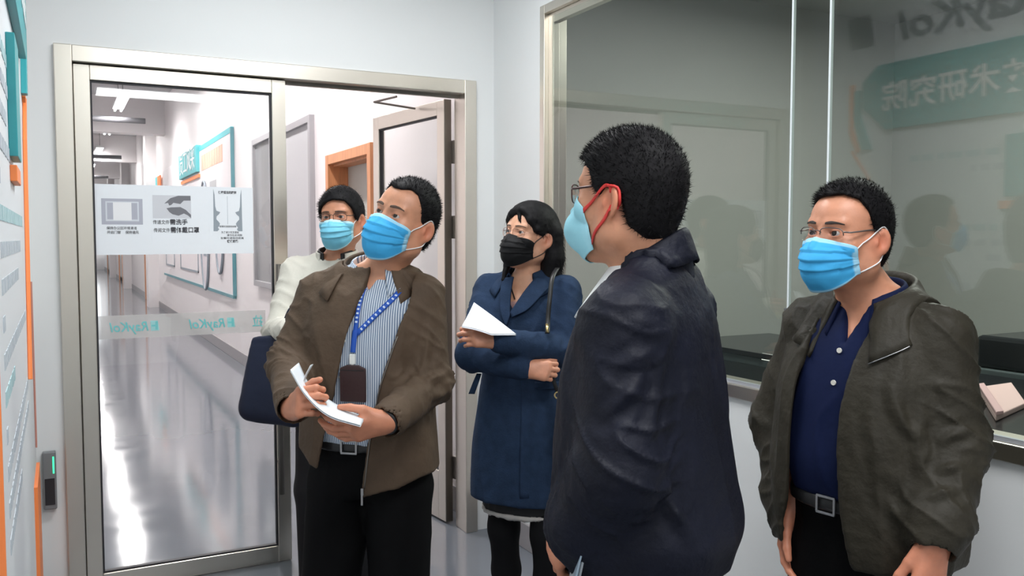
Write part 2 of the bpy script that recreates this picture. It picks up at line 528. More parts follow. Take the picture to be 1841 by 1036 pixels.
# ---------------- observation window
wn = thing('observation_window', 'long stainless framed observation window looking into the laboratory', 'window', (XW, 1.0, WZ0))
wn.name = 'window_1'; wn['kind'] = 'structure'
def wbx(mb, x0, x1, y0, y1, z0, z1):
    return mb.box(x0-XW, x1-XW, y0-1.0, y1-1.0, z0-WZ0, z1-WZ0)
wbx(MB(), XW-.012, XW+.11, WY1-.04, WY1, WZ0, WZ1).build('frame_post', steel, wn, .003)
wbx(MB(), XW-.012, XW+.11, WY0, WY0+.04, WZ0, WZ1).build('frame_post', steel, wn, .003)
wbx(MB(), XW-.012, XW+.11, WY0+.04, WY1-.04, WZ1-.04, WZ1).build('frame_head', steel, wn, .003)
wbx(MB(), XW-.014, XW+.11, WY0+.04, WY1-.04, WZ0, WZ0+.045).build('frame_sill', steel, wn, .003)
wbx(MB(), XW+.012, XW+.045, WY1-.085, WY1-.04, WZ0+.045, WZ1-.04).build('sash_post', steel, wn, .003)
wbx(MB(), XW+.012, XW+.045, WY0+.04, WY1-.085, WZ1-.085, WZ1-.04).build('sash_head', steel, wn, .003)
sill_lip = M('pale_sill_lip', (.55, .58, .64), .3, metal=.6)
wbx(MB(), XW+.004, XW+.016, WY0+.04, WY1-.085, WZ0+.045, WZ0+.056).build('sill_lip', sill_lip, wn)
for (a, b) in ((WY0+.04, 1.856), (1.864, 2.004), (2.012, WY1-.085)):
    wbx(MB(), XW+.006, XW+.014, a, b, WZ0+.05, WZ1-.06).build('glass_pane', lab_glass, wn)
edge_m = M('glass_edge', (.72, .78, .80), .3)
for yy in (1.860, 2.008):
    wbx(MB(), XW+.005, XW+.015, yy-.0035, yy+.0035, WZ0+.05, WZ1-.06).build('joint_strip', edge_m, wn)
wbx(MB(), XW+.0, XW+.02, 1.997, 2.019, 1.278, 1.302).build('glass_clip', dark_metal, wn, .002)

# ---------------- laboratory behind the glass
lab_wall = M('lab_wall_paint', (0.38, 0.385, 0.365), .7)
lab_dark = M('lab_dark_bench', (.015, .017, .02), .22)
lab_case = M('lab_equipment_grey', (.09, .11, .115), .4)
S('wall_laboratory_far', MB().box(5.2, 5.3, REAR, D+.3, 0, 3.1), lab_wall)
S('wall_laboratory_back', MB().box(XW+.1, 5.2, D+.2, D+.3, 0, 3.1), lab_wall)
S('wall_laboratory_rear', MB().box(XW+.1, 5.2, REAR-.1, REAR, 0, 3.1), lab_wall)
S('ceiling_laboratory', MB().box(XW+.1, 5.3, REAR, D+.3, 3.0, 3.1), lab_wall)
lb = thing('laboratory_bench', 'black topped laboratory bench just behind the observation window', 'bench', (3.05, 1.1, 0))
MB().box(-.62, .62, -1.5, 1.42, .87, .91).build('bench_top', lab_dark, lb, .004)
for yy in (-1.45, -.5, .45, 1.37):
    MB().box(-.58, -.54, yy-.02, yy+.02, 0, .87).build('leg', lab_case, lb)
    MB().box(.54, .58, yy-.02, yy+.02, 0, .87).build('leg', lab_case, lb)
tr = thing('pink_reflection', 'pale pink tray put in as a slab on the black laboratory bench', 'reflection', (3.08, 2.05, .911))  # slab added for the bright pink reflection in the bench top
pinkm = M('pale_pink_reflection', (.80, .56, .54), .4)
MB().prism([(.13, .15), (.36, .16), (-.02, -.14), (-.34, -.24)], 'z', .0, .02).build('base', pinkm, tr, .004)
MB().prism([(-.34, -.24), (-.30, -.24), (.17, .15), (.13, .15)], 'z', .02, .034).build('rim', M('pale_pink_reflection_edge', (.70, .45, .46), .4), tr, .003)
ys_ = thing('yellow_reflection', 'pale yellow tray beside the pink tray put in as a slab on the laboratory bench', 'reflection', (3.42, 2.12, .911))  # second slab added for the yellowish side of that reflection
MB().prism([(.10, .05), (.22, .06), (.22, -.10), (-.06, -.08)], 'z', .0, .02).box(.19, .215, -.08, .05, .02, .03).build('base', M('pale_yellow_reflection', (.74, .72, .50), .4), ys_, .004)
bk = thing('instrument_case', 'low black instrument case at the back of the laboratory bench', 'case', (4.25, 2.35, 0))
MB().box(-.5, .5, -.6, .3, .0, .92).build('cabinet', lab_case, bk, .006)
MB().box(-.48, .48, -.55, .25, .92, 1.07).build('lid', lab_dark, bk, .02)
MB().box(-.50, -.48, -.35, -.05, .96, 1.0).build('handle', steel_dark, bk, .003)
cab = thing('equipment_cabinet', 'dark glass-fronted equipment cabinet in the laboratory', 'cabinet', (3.2, 3.35, 0))
MB().box(-.3, .3, -.42, .30, 0, .96).build('body', lab_case, cab, .006)
MB().box(-.32, -.30, -.42, -.38, .05, .95).build('door_frame', lab_dark, cab)
MB().box(-.32, -.30, .26, .30, .05, .95).build('door_frame', lab_dark, cab)
MB().box(-.316, -.302, -.38, .26, .08, .92).build('door', M('smoked_panel', (.03, .035, .035), .15), cab)
MB().box(-.33, .33, -.46, .33, .96, .985).build('top', lab_dark, cab, .003)
MB().box(-.318, -.312, -.40, -.30, .955, .985).build('glowing_strip', emit_mat('white_glow', (1, 1, .95), 1.2), cab)  # small white glowing strip at the cabinet's top edge

# ---------------- corridor behind the glass door
XCL = -0.75
S('wall_corridor_right', MB().box(XC, XC+.06, D+WT, 5.79, 0, COR_H).box(XC, XC+.06, 6.79, 46.1, 0, COR_H).box(XC, XC+.06, 5.79, 6.79, 2.10, COR_H), cor_white)
S('wall_corridor_left', MB().box(XCL-.1, XCL, D+WT, 46.1, 0, COR_H), cor_white)
S('wall_corridor_front', MB().box(XCL-.1, XLW, D, D+WT, 0, COR_H), cor_white)
S('floor_corridor_side', MB().box(XCL-.2, -.4, D, 47, -.1, 0), floor_mat)
ew = MB()
ew.box(XCL, XC, 46, 46.1, 0, .9).box(XCL, XC, 46, 46.1, 3.1, COR_H).box(XCL, -.3, 46, 46.1, .9, 3.1).box(1.75, XC, 46, 46.1, .9, 3.1)
S('wall_corridor_end', ew, cor_white)
w2 = thing('end_window', 'bright daylight window at the far end of the corridor', 'window', (.72, 46.05, .9))
w2.name = 'window_2'; w2['kind'] = 'structure'
MB().box(-1.02, 1.03, -.03, -.01, 0, 2.2).build('glass_pane', emit_mat('daylight_pane', (.93, .97, 1.0), 1.5), w2)
for a in (-1.0, -.33, .35, 1.0):
    MB().box(a-.03, a+.03, -.06, -.03, 0, 2.2).build('frame_post', lamp_white, w2)
MB().box(-1.0, 1.0, -.06, -.03, 1.45, 1.51).build('frame_rail', lamp_white, w2)
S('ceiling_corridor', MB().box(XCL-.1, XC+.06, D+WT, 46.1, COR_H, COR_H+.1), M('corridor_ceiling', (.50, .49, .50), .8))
S('baseboard_corridor_right', MB().box(XC-.012, XC, D+WT, 46, 0, .14), base_grey, bevel=.003)
for i, yy in enumerate((18.6, 25.8, 33.0, 40.0)):
    S('trim_%d' % (i+2), MB().box(XCL, XC, yy, yy+.35, 3.55, COR_H), cor_white)
for i, yy in enumerate((17.2, 24.0, 30.5)):
    pp = MB().tube([(XCL, yy, 3.62-.1*i), (1.45, yy, 3.62-.1*i)], .05, 10).build('ceiling_pipe', dark_metal, None, smooth=True)
    tag(pp, ['nearest dark pipe crossing under the corridor ceiling', 'middle dark pipe crossing under the corridor ceiling', 'farthest dark pipe crossing under the corridor ceiling'][i], 'pipe', 'pipes under the corridor ceiling')
for i, yy in enumerate((20.5, 28.5, 36.5)):
    S('trim_%d' % (i+6), MB().box(XC-.22, XC, yy, yy+.5, .0, COR_H), cor_white)
ords = ['nearest the door', 'second from the door', 'third from the door', 'fourth from the door', 'fifth from the door', 'sixth from the door', 'seventh from the door', 'farthest from the door']
tube_em = emit_mat('tube_glow', (1.0, .99, .99), 14.0)
for i, (lx, ly) in enumerate(COR_LAMPS):
    t = thing('tube_lamp', 'twin fluorescent tube lamp hanging in the corridor, '+ords[i], 'lamp', (lx, ly, 3.8), group='corridor tube lamps')
    MB().box(-.09, .09, -.77, .77, .0, .05).build('housing', lamp_white, t)
    MB().tube([(-.05, -.75, -.025), (-.05, .75, -.025)], .019, 8).build('tube', tube_em, t, smooth=True)
    MB().tube([(.05, -.75, -.025), (.05, .75, -.025)], .019, 8).build('tube', tube_em, t, smooth=True)
    MB().tube([(0, -.6, .05), (0, -.6, COR_H-3.8)], .006, 6).build('hanger', dark_metal, t)
    MB().tube([(0, .6, .05), (0, .6, COR_H-3.8)], .006, 6).build('hanger', dark_metal, t)

def framed_door(n, y0, y1, z1, mats, fw_, label, panel_h=None):
    t = thing('corridor_door', label, 'door', (XC, (y0+y1)/2, 0))
    t.name = 'door_%d' % n; t['kind'] = 'structure'
    h = (y1-y0)/2
    fm, pm = mats
    MB().box(-.045, .002, -h, -h+fw_, 0, z1).build('frame_post', fm, t, .003)
    MB().box(-.045, .002, h-fw_, h, 0, z1).build('frame_post', fm, t, .003)
    MB().box(-.045, .002, -h+fw_, h-fw_, z1-fw_, z1).build('frame_head', fm, t, .003)
    MB().box(-.012, .001, -h+fw_, h-fw_, 0, z1-fw_).build('leaf', pm, t)
    if panel_h:
        MB().box(-.018, -.012, -h+fw_+.10, h-fw_-.10, panel_h[0], panel_h[1]).build('leaf_panel', M('door_panel_grey', (.40, .405, .41), .4), t, .003)
        MB().tube([(-.012, h-fw_-.09, 1.35), (-.06, h-fw_-.09, 1.35), (-.06, h-fw_-.2, 1.35)], .009, 8).build('handle', steel_dark, t, smooth=True)
    return t
d3_ = framed_door(3, 5.73, 6.85, 2.165, (orange_wood, M('pale_green_grey', (.50, .51, .47), .5)), .075, 'orange wooden door frame just past the open glass leaf')
for ch in list(d3_.children):
    if ch.name.startswith('leaf'):
        ch.location.x += .13
MB().box(0, .15, -.51, -.485, 0, 2.09).build('reveal', orange_wood, d3_)
MB().box(0, .15, .485, .51, 0, 2.09).build('reveal', orange_wood, d3_)
MB().box(0, .15, -.485, .485, 2.075, 2.10).build('reveal', orange_wood, d3_)
framed_door(4, 7.33, 8.62, 2.55, (grey_frame, grey_door), .06, 'tall pale grey double door beside the orange door frame', (.25, 1.25))
framed_door(5, 21.4, 23.6, 2.15, (orange_wood, M('pale_door', (.62, .6, .58), .5)), .16, 'orange wooden door frame beyond the staff board')
framed_door(6, 32.2, 34.2, 2.15, (orange_wood, MATS['pale_door']), .16, 'far orange wooden door frame halfway down the corridor')
framed_door(7, 40.4, 42.6, 2.15, (orange_wood, MATS['pale_door']), .16, 'farthest orange wooden door frame in the corridor')
w3 = thing('corridor_window', 'grey framed window in the corridor wall beside the grey door', 'window', (XC, 9.3, 1.0))
w3.name = 'window_3'; w3['kind'] = 'structure'
MB().box(-.05, .002, -.47, -.41, 0, 1.57).box(-.05, .002, .41, .47, 0, 1.57).box(-.05, .002, -.41, .41, 0, .06).box(-.05, .002, -.41, .41, 1.51, 1.57).build('frame', grey_frame, w3, .003)
MB().box(-.02, .0, -.41, .41, .06, 1.51).build('pane', M('grey_pane', (.26, .27, .28), .15), w3)

# staff notice board on the corridor wall
sb = thing('staff_notice_board', 'white staff notice board with teal header on the corridor wall', 'notice board', (XC-.002, 14.9, 1.8))
cy, cz = 14.9, 1.8
def sbx(y0, y1, z0, z1, d=.03, d0=0.0):
    return MB().box(-d, -d0, y0-cy, y1-cy, z0-cz, z1-cz)
pink_white = M('board_pinkish', (.80, .76, .77), .45)
slate = M('board_slate', (.10, .27, .31), .5)
sbx(11.1, 19.0, .80, 2.86, .03).build('panel', pink_white, sb, .01)
sbx(11.1, 19.0, .77, .81, .04).build('border', slate, sb)
sbx(11.08, 11.115, .8, 2.86, .04).build('border', slate, sb)
sbx(11.1, 13.8, 2.80, 2.87, .035).build('border', teal_ink, sb)
sbx(13.8, 15.9, 2.50, 2.90, .08).build('header', M('board_teal', (.10, .45, .48), .5), sb, .01)
text_obj('lettering', '员工风采', .40, white_letter, sb, (-.083, 15.72-cy, 2.585-cz), (0, -1, 0), (0, 0, 1), extrude=.002, width=1.75)
sbx(13.75, 15.9, 2.42, 2.47, .05).build('border', orange, sb)
for k in range(9):
    sbx(11.75+k*.21, 11.92+k*.21, 2.5, 2.72, .034).build('headline_mark', M('pale_orange', (.9, .5, .36), .5), sb)
sbx(12.3, 12.85, 2.05, 2.30, .034).build('caption_block', M('caption_grey', (.42, .43, .44), .5), sb)
for (yy, zz, rz, ry) in ((13.3, 1.55, .78, .34), (12.0, 1.6, .55, .28)):
    pts = [(-.05, yy-cy+ry*math.cos(a), zz-cz+rz*math.sin(a)) for a in np.linspace(0, 2*PI, 40, endpoint=False)]
    MB().tube(pts, .018, 6, closed=True).build('oval_frame', ink_grey, sb, smooth=True)
    MB().prism([(p[1], p[2]) for p in pts], 'x', -.046, -.031).build('oval_panel', M('oval_lilac', (.70, .66, .69), .5), sb)
    for q in (-.42, .0, .35):
        MB().box(-.05, -.046, yy-cy-.14, yy-cy+.14, zz-cz+q*rz*.9, zz-cz+q*rz*.9+.12).build('caption_mark', ink_grey, sb)
for (a, b) in ((14.1, 16.3), (17.2, 18.6)):
    MB().box(-.04, -.031, a-cy, b-cy, .98-cz, 1.01-cz).box(-.04, -.031, a-cy, a+.04-cy, .98-cz, 2.2-cz).box(-.04, -.031, b-.04-cy, b-cy, .98-cz, 2.2-cz).build('photo_border', ink_grey, sb)
s2 = thing('far_notice_board', 'smaller notice board behind the staff board, orange and teal headline', 'notice board', (XC-.002, 19.0, 2.4))
MB().box(-.04, 0, .25, 1.6, -.15, .05).build('panel', teal_ink, s2)
for k in range(5):
    MB().box(-.05, -.03, .3+k*.2, .45+k*.2, .08, .40).build('headline_mark', orange if k < 3 else teal_ink, s2)

# ---------------- information board on the left wall
ib = thing('information_board', 'large white information board with orange edges on the left wall', 'notice board', (XLW+.002, 2.8, 0))
BX = .011
def ibx(y0, y1, z0, z1, x0=0.0, x1=BX):
    return MB().box(x0, x1, y0-2.8, y1-2.8, z0, z1)
ibx(1.80, 3.95, .15, 2.85).build('panel', board_white, ib, .002)
ibx(1.788, 1.80, .10, 2.9, 0, BX+.003).build('edge_strip', orange, ib)
ibx(3.55, 3.95, .10, .62, BX, BX+.012).build('corner_block', orange, ib)
# wide teal banner with white lettering
def bpoly(pts, x0, x1, m, nm, bv=.002):
    MB().prism([(a-2.8, b) for a, b in pts], 'x', x0, x1).build(nm, m, ib, bv)
bpoly([(1.95, 2.12), (3.40, 2.12), (3.56, 2.26), (3.56, 2.40), (3.46, 2.48), (1.95, 2.48)], BX, BX+.022, teal, 'banner')
text_obj('lettering', '技术研究院', .17, white_letter, ib, (BX+.0235, 2.56-2.8, 2.235), (0, 1, 0), (0, 0, 1), extrude=.001, bold=.002, width=.86)
text_obj('lettering', 'RayKol', .22, M('board_brand_grey', (.30, .33, .36), .5), ib, (BX+.002, 2.55-2.8, 2.60), (0, 1, 0), (0, 0, 1), extrude=.002, shear=.2, bold=.006, width=.80)
MB().prism([(3.50-2.8, 2.60), (3.66-2.8, 2.60), (3.69-2.8, 2.78), (3.53-2.8, 2.78)], 'x', BX, BX+.004).build('logo', MATS['board_brand_grey'], ib)
bpoly([(3.50, 2.02), (3.56, 2.02), (3.62, 2.2), (3.62, 2.36), (3.58, 2.36), (3.58, 2.22)], BX, BX+.02, teal, 'accent')
bpoly([(3.60, 2.00), (3.66, 2.12), (3.66, 2.40), (3.63, 2.40), (3.63, 2.14), (3.58, 2.02)], BX, BX+.012, orange, 'accent')
MB().tube([(BX+.006, 3.64-2.8, 2.02), (BX+.006, 3.52-2.8, 1.86), (BX+.006, 3.30-2.8, 1.05)], .008, 6).build('accent_line', orange, ib)
MB().tube([(BX+.004, 3.86-2.8, .7), (BX+.004, 3.86-2.8, 1.35)], .004, 6).build('accent_line', M('thin_red', (.55, .25, .2), .5), ib)
random.seed(3)
pale_ink = M('pale_print', (.50, .55, .60), .6)
pale_teal = M('pale_teal_print', (.42, .60, .63), .6)
bpoly([(2.48, 1.72), (2.70, 1.72), (2.70, 2.02), (2.48, 2.02)], BX, BX+.02, teal, 'plate')
bpoly([(2.50, 1.66), (2.73, 1.66), (2.73, 1.70), (2.50, 1.70)], BX, BX+.016, orange, 'plate')
for k in range(15):
    z = 1.93-k*.075
    yy = 2.0
    mb = MB()
    while yy < 3.2:
        w_ = random.uniform(.03, .09)
        mb.box(BX, BX+.0015, yy-2.8, yy+w_-2.8, z, z+.032)
        yy += w_+random.uniform(.012, .03)
        if random.random() < .06: break
    tr_ = mb.build('text_row', pale_ink if k % 5 else pale_teal, ib)
    tr_['kind'] = 'stuff'
# access control reader
ar = thing('access_reader', 'grey access card reader with a green light beside the door', 'card reader', (-.058, D, .52))
MB().box(-.025, .025, -.032, 0, -.12, .12).build('body', M('reader_grey', (.20, .21, .22), .35), ar, .005)
MB().box(.012, .018, -.0335, -.031, .03, .10).build('status_light', emit_mat('green_led', (.05, .9, .35), 1.6), ar)
MB().box(-.018, .018, -.034, -.031, -.10, .01).build('keypad', rubber, ar)

# ------------------------------------------------------------------ implicit surfaces -> meshes
_perm = RNG.permutation(256)
_perm = np.concatenate([_perm, _perm, _perm])
_grad = RNG.normal(size=(256, 3)); _grad /= np.linalg.norm(_grad, axis=1)[:, None]
def pnoise(P):
    P = np.asarray(P, dtype=np.float64)
    i = np.floor(P).astype(int); f = P-i; i &= 255
    u = f*f*f*(f*(f*6-15)+10)
    out = 0
    for dx in (0, 1):
        wx = u[:, 0] if dx else 1-u[:, 0]
        for dy in (0, 1):
            wy = u[:, 1] if dy else 1-u[:, 1]
            for dz in (0, 1):
                wz = u[:, 2] if dz else 1-u[:, 2]
                h = _perm[_perm[_perm[(i[:, 0]+dx) & 255]+((i[:, 1]+dy) & 255)]+((i[:, 2]+dz) & 255)]
                g = _grad[h]
                out = out+wx*wy*wz*(g[:, 0]*(f[:, 0]-dx)+g[:, 1]*(f[:, 1]-dy)+g[:, 2]*(f[:, 2]-dz))
    return out

def smin(a, b, k):
    h = np.clip(.5+.5*(b-a)/k, 0, 1)
    return b+(a-b)*h-k*h*(1-h)

def smooth_table(rows, n=60):
    rows = np.array(rows, float)
    z = rows[:, 0]
    o = np.argsort(z); rows = rows[o]; z = rows[:, 0]
    zz = np.linspace(z[0], z[-1], n)
    out = [zz]
    for c in range(1, rows.shape[1]):
        y = rows[:, c]
        m = np.gradient(y, z)
        k = np.clip(np.searchsorted(z, zz)-1, 0, len(z)-2)
        h = z[k+1]-z[k]; t = (zz-z[k])/h
        out.append((2*t**3-3*t**2+1)*y[k]+(t**3-2*t**2+t)*h*m[k]+(-2*t**3+3*t**2)*y[k+1]+(t**3-t**2)*h*m[k+1])
    return out

class Sdf:
    def __init__(s):
        s.ops = []
    def add(s, fn, lo, hi, k=.01, op='u', mg=.03):
        s.ops.append((op, fn, np.array(lo, float)-mg-k, np.array(hi, float)+mg+k, k)); return s
    def cone(s, a, b, ra, rb, k=.01, op='u'):
        a = np.array(a, float); b = np.array(b, float); ba = b-a; L2 = max(ba@ba, 1e-9)
        def fn(x, y, z):
            px, py, pz = x-a[0], y-a[1], z-a[2]
            t = np.clip((px*ba[0]+py*ba[1]+pz*ba[2])/L2, 0, 1)
            return np.sqrt((px-t*ba[0])**2+(py-t*ba[1])**2+(pz-t*ba[2])**2)-(ra+(rb-ra)*t)
        m = max(ra, rb)
        return s.add(fn, np.minimum(a, b)-m, np.maximum(a, b)+m, k, op)
    def chain(s, pts, rs, k=.01, op='u'):
        for i in range(len(pts)-1):
            s.cone(pts[i], pts[i+1], rs[i], rs[i+1], k, op)
        return s
    def ell(s, c, r, k=.01, op='u', R=None):
        c = np.array(c, float); r = np.array(r, float)
        def fn(x, y, z):
            px, py, pz = x-c[0], y-c[1], z-c[2]
            if R is not None:
                px, py, pz = (R[0, 0]*px+R[1, 0]*py+R[2, 0]*pz, R[0, 1]*px+R[1, 1]*py+R[2, 1]*pz, R[0, 2]*px+R[1, 2]*py+R[2, 2]*pz)
            k0 = np.sqrt((px/r[0])**2+(py/r[1])**2+(pz/r[2])**2)
            k1 = np.sqrt((px/r[0]**2)**2+(py/r[1]**2)**2+(pz/r[2]**2)**2)+1e-6
            return k0*(k0-1)/k1
        m = r if R is None else np.full(3, r.max())
        return s.add(fn, c-m, c+m, k, op)
    def loft(s, rows, k=.02, op='u', grow=0.0, ztop=None, zbot=None, ncap=.015):
        T = smooth_table(rows)
        zt = T[0][-1] if ztop is None else ztop
        zb = T[0][0] if zbot is None else zbot
        def fn(x, y, z):
            cx, cy, a, bf, bb, n = [np.interp(z, T[0], T[i]) for i in range(1, 7)]
            a = a+grow
            b = np.where(y > cy, bf, bb)+grow
            q = (np.abs((x-cx)/a)**n+np.abs((y-cy)/b)**n)**(1/n)
            d = (q-1)*np.minimum(a, b)
            return -smin(-d, -np.maximum(z-zt, zb-z), ncap)
        R_ = np.array(rows, float)
        lo = [(R_[:, 1]-R_[:, 3]).min()-abs(grow), (R_[:, 2]-R_[:, 5]).min()-abs(grow), zb]
        hi = [(R_[:, 1]+R_[:, 3]).max()+abs(grow), (R_[:, 2]+R_[:, 4]).max()+abs(grow), zt]
        return s.add(fn, lo, hi, k, op)
    def cut(s, fn, k=.004):
        """keep only where fn < 0"""
        s.ops.append(('i', fn, None, None, k)); return s
    def ev(s, x, y, z):
        F = None
        for op, fn, lo, hi, k in s.ops:
            d = fn(x, y, z)
            if F is None:
                F = d+0*x+0*y+0*z
            elif op == 'u':
                F = smin(F, d, k)
            elif op == 's':
                F = -smin(-F, d, k)
            else:
                F = -smin(-F, -d, k)
        return F
    def grid(s, ax):
        F = np.full([len(a) for a in ax], 1.0, dtype=np.float32)
        for op, fn, lo, hi, k in s.ops:
            if lo is None:
                sl = [slice(None)]*3
            else:
                sl = [slice(np.searchsorted(ax[i], lo[i]), np.searchsorted(ax[i], hi[i])) for i in range(3)]
                if any(q.stop <= q.start for q in sl):
                    continue
            x = ax[0][sl[0]][:, None, None]; y = ax[1][sl[1]][None, :, None]; z = ax[2][sl[2]][None, None, :]
            d = fn(x, y, z).astype(np.float32)
            G = F[sl[0], sl[1], sl[2]]
            if op == 'u':
                G = smin(G, d, k)
            elif op == 's':
                G = -smin(-G, d, k)
            else:
                G = -smin(-G, -d, k)
            F[sl[0], sl[1], sl[2]] = G
        return F

def axis(lo, hi, h, fine=()):
    pts = [lo]
    p = lo
    while p < hi:
        st = h
        for a, b, f in fine:
            if a-.5*h <= p <= b:
                st = min(st, f)
        p += st
        pts.append(p)
    return np.array(pts)

def nets(F, ax):
    Sg = F < 0
    c = [Sg[i:Sg.shape[0]-1+i, j:Sg.shape[1]-1+j, k:Sg.shape[2]-1+k] for i in (0, 1) for j in (0, 1) for k in (0, 1)]
    an = c[0].copy(); al = c[0].copy()
    for q in c[1:]:
        an |= q; al &= q
    act = an & ~al
    I, J, K = np.nonzero(act)
    idx = np.full(act.shape, -1, dtype=np.int32)
    idx[I, J, K] = np.arange(len(I))
    vals = {}
    for i in (0, 1):
        for j in (0, 1):
            for k in (0, 1):
                vals[i, j, k] = F[I+i, J+j, K+k].astype(np.float64)
    acc = np.zeros((len(I), 3)); cnt = np.zeros(len(I))
    cor = list(vals.keys())
    for a in cor:
        for d in range(3):
            if a[d] == 0:
                b = tuple(a[q]+(1 if q == d else 0) for q in range(3))
                va, vb = vals[a], vals[b]
                m = (va < 0) != (vb < 0)
                t = np.where(m, va/np.where(m, va-vb, 1), 0)
                for q in range(3):
                    acc[:, q] += np.where(m, a[q]+(t if q == d else 0), 0)
                cnt += m
    acc /= cnt[:, None]
    V = np.stack([ax[q][g]+acc[:, q]*(ax[q][g+1]-ax[q][g]) for q, g in enumerate((I, J, K))], 1)
    faces = []
    for d in range(3):
        s0 = [slice(None)]*3; s1 = [slice(None)]*3
        s0[d] = slice(0, -1); s1[d] = slice(1, None)
        e = Sg[tuple(s0)] != Sg[tuple(s1)]
        o = [q for q in range(3) if q != d]
        sl = [slice(None)]*3
        for q in o:
            sl[q] = slice(1, -1)
        g = np.nonzero(e[tuple(sl)])
        g = [g[q]+(0 if q == d else 1) for q in range(3)]
        ins = Sg[g[0], g[1], g[2]]
        def cell(da, db):
            h = list(g); h[o[0]] = h[o[0]]+da; h[o[1]] = h[o[1]]+db
            return idx[h[0], h[1], h[2]]
        q4 = np.stack([cell(-1, -1), cell(0, -1), cell(0, 0), cell(-1, 0)], 1)
        flip = ins if d != 1 else ~ins
        q4 = np.where(flip[:, None], q4, q4[:, ::-1])
        faces.append(q4)
    Fc = np.concatenate(faces)
    Fc = Fc[(Fc >= 0).all(1)]
    return V, Fc

def vnormals(V, Fc):
    n = np.cross(V[Fc[:, 2]]-V[Fc[:, 0]], V[Fc[:, 3]]-V[Fc[:, 1]])
    N = np.zeros_like(V)
    for c in range(4):
        for q in range(3):
            N[:, q] += np.bincount(Fc[:, c], n[:, q], minlength=len(V))
    return N/(np.linalg.norm(N, axis=1)[:, None]+1e-12)

def relax(V, Fc, it=2, lam=.5):
    e = np.concatenate([Fc[:, [0, 1]], Fc[:, [1, 2]], Fc[:, [2, 3]], Fc[:, [3, 0]]])
    e = np.concatenate([e, e[:, ::-1]])
    cnt = np.bincount(e[:, 0], minlength=len(V)).astype(float)
    cnt[cnt == 0] = 1
    for _ in range(it):
        A = np.stack([np.bincount(e[:, 0], V[e[:, 1], q], minlength=len(V)) for q in range(3)], 1)/cnt[:, None]
        V = V+lam*(A-V)
    return V

def mesh_sdf(S_, lo, hi, h, fine=((), (), ()), rel=2):
    ax = [axis(lo[q], hi[q], h, fine[q]) for q in range(3)]
    V, Fc = nets(S_.grid(ax), ax)
    if rel:
        V = relax(V, Fc, rel)
    return V, Fc

def bounds(S_, mg=.02):
    lo = np.min([o[2] for o in S_.ops if o[0] == 'u'], 0)
    hi = np.max([o[3] for o in S_.ops if o[0] == 'u'], 0)
    return lo+.0, hi-.0

def seg_param(V, a, b):
    a = np.array(a, float); b = np.array(b, float); ba = b-a
    t = np.clip(((V-a)@ba)/(ba@ba), 0, 1)
    q = V-a-t[:, None]*ba
    return t, np.linalg.norm(q, axis=1), q

def fold_disp(V, arms, amp=.006, tfreq=(10, 10, 2.6), sfreq=26, seed=0.0, ridge=True, elbow=1.6):
    """cloth folds: lengthwise on the trunk, diagonal and crosswise on the sleeves (arms = list of 3-point limbs)"""
    def rid(n):
        return np.exp(-np.abs(n)/.10)*1.3-.45 if ridge else n
    P = V+seed
    warp = np.stack([pnoise(P*4+3.1), pnoise(P*4+9.7), pnoise(P*4+17.3)], 1)*.05
    Q = P+warp
    dt = .6*rid(pnoise(Q*np.array(tfreq)))+.4*pnoise(Q*np.array(tfreq)*2.1)
    out = dt
    for limb in arms:
        for i in range(len(limb)-1):
            a, b = np.array(limb[i], float), np.array(limb[i+1], float)
            t, dist, q = seg_param(V, a, b)
            ax_ = (b-a)/np.linalg.norm(b-a)
            al = (Q-a)@ax_
            per = Q-al[:, None]*ax_
            C = per*7.0+ax_*(al*sfreq+per.sum(1)*9)[:, None]
            ds = .65*rid(pnoise(C))+.35*pnoise(C*1.9+5)
            el = np.exp(-((t-(1 if i == 0 else 0))*np.linalg.norm(b-a)/.09)**2)
            ds = ds*(1+elbow*el)
            w = np.clip((.115-dist)/.035, 0, 1)
            if i > 0:
                w = w*np.clip(t/.22, 0, 1)
            out = out*(1-w)+ds*w
    return amp*out

def crease(V, N, pts, amp, width, two=True):
    """a raised fold along a polyline with a hollow beside it"""
    pts = cr_grid(np.array(pts)[:, None, :], 1, 13)[:, 0]
    d = np.full(len(V), 9.0); tp = np.zeros(len(V))
    for i in range(len(pts)-1):
        t, dist, q = seg_param(V, pts[i], pts[i+1])
        m = dist < d
        d = np.where(m, dist, d)
        tp = np.where(m, (i+t)/(len(pts)-1), tp)
    tp = np.sin(np.clip(tp, 0, 1)*PI)**.8
    g = np.exp(-np.abs(d)/(width*.75))
    if two:
        g = g-.55*np.exp(-((d-1.9*width)/(1.1*width))**2)
    return amp*g*tp

# ------------------------------------------------------------------ sheets (cloth, paper, masks)
def cr_grid(G, nu, nv):
    """Catmull-Rom resample of a control grid (r,c,3)"""
    def rs(A, n):
        m = len(A)
        t = np.linspace(0, m-1, n)
        k = np.clip(np.floor(t).astype(int), 0, m-2); f = (t-k)
        f = f.reshape((-1,)+(1,)*(A.ndim-1))
        p1, p2 = A[k], A[k+1]
        p0 = np.where((k > 0).reshape(f.shape), A[np.maximum(k-1, 0)], 2*p1-p2)
        p3 = np.where((k < m-2).reshape(f.shape), A[np.minimum(k+2, m-1)], 2*p2-p1)
        return .5*(2*p1+(p2-p0)*f+(2*p0-5*p1+4*p2-p3)*f**2+(3*p1-p0-3*p2+p3)*f**3)
    G = np.asarray(G, float)
    return np.swapaxes(rs(np.swapaxes(rs(G, nv), 0, 1), nu), 0, 1)

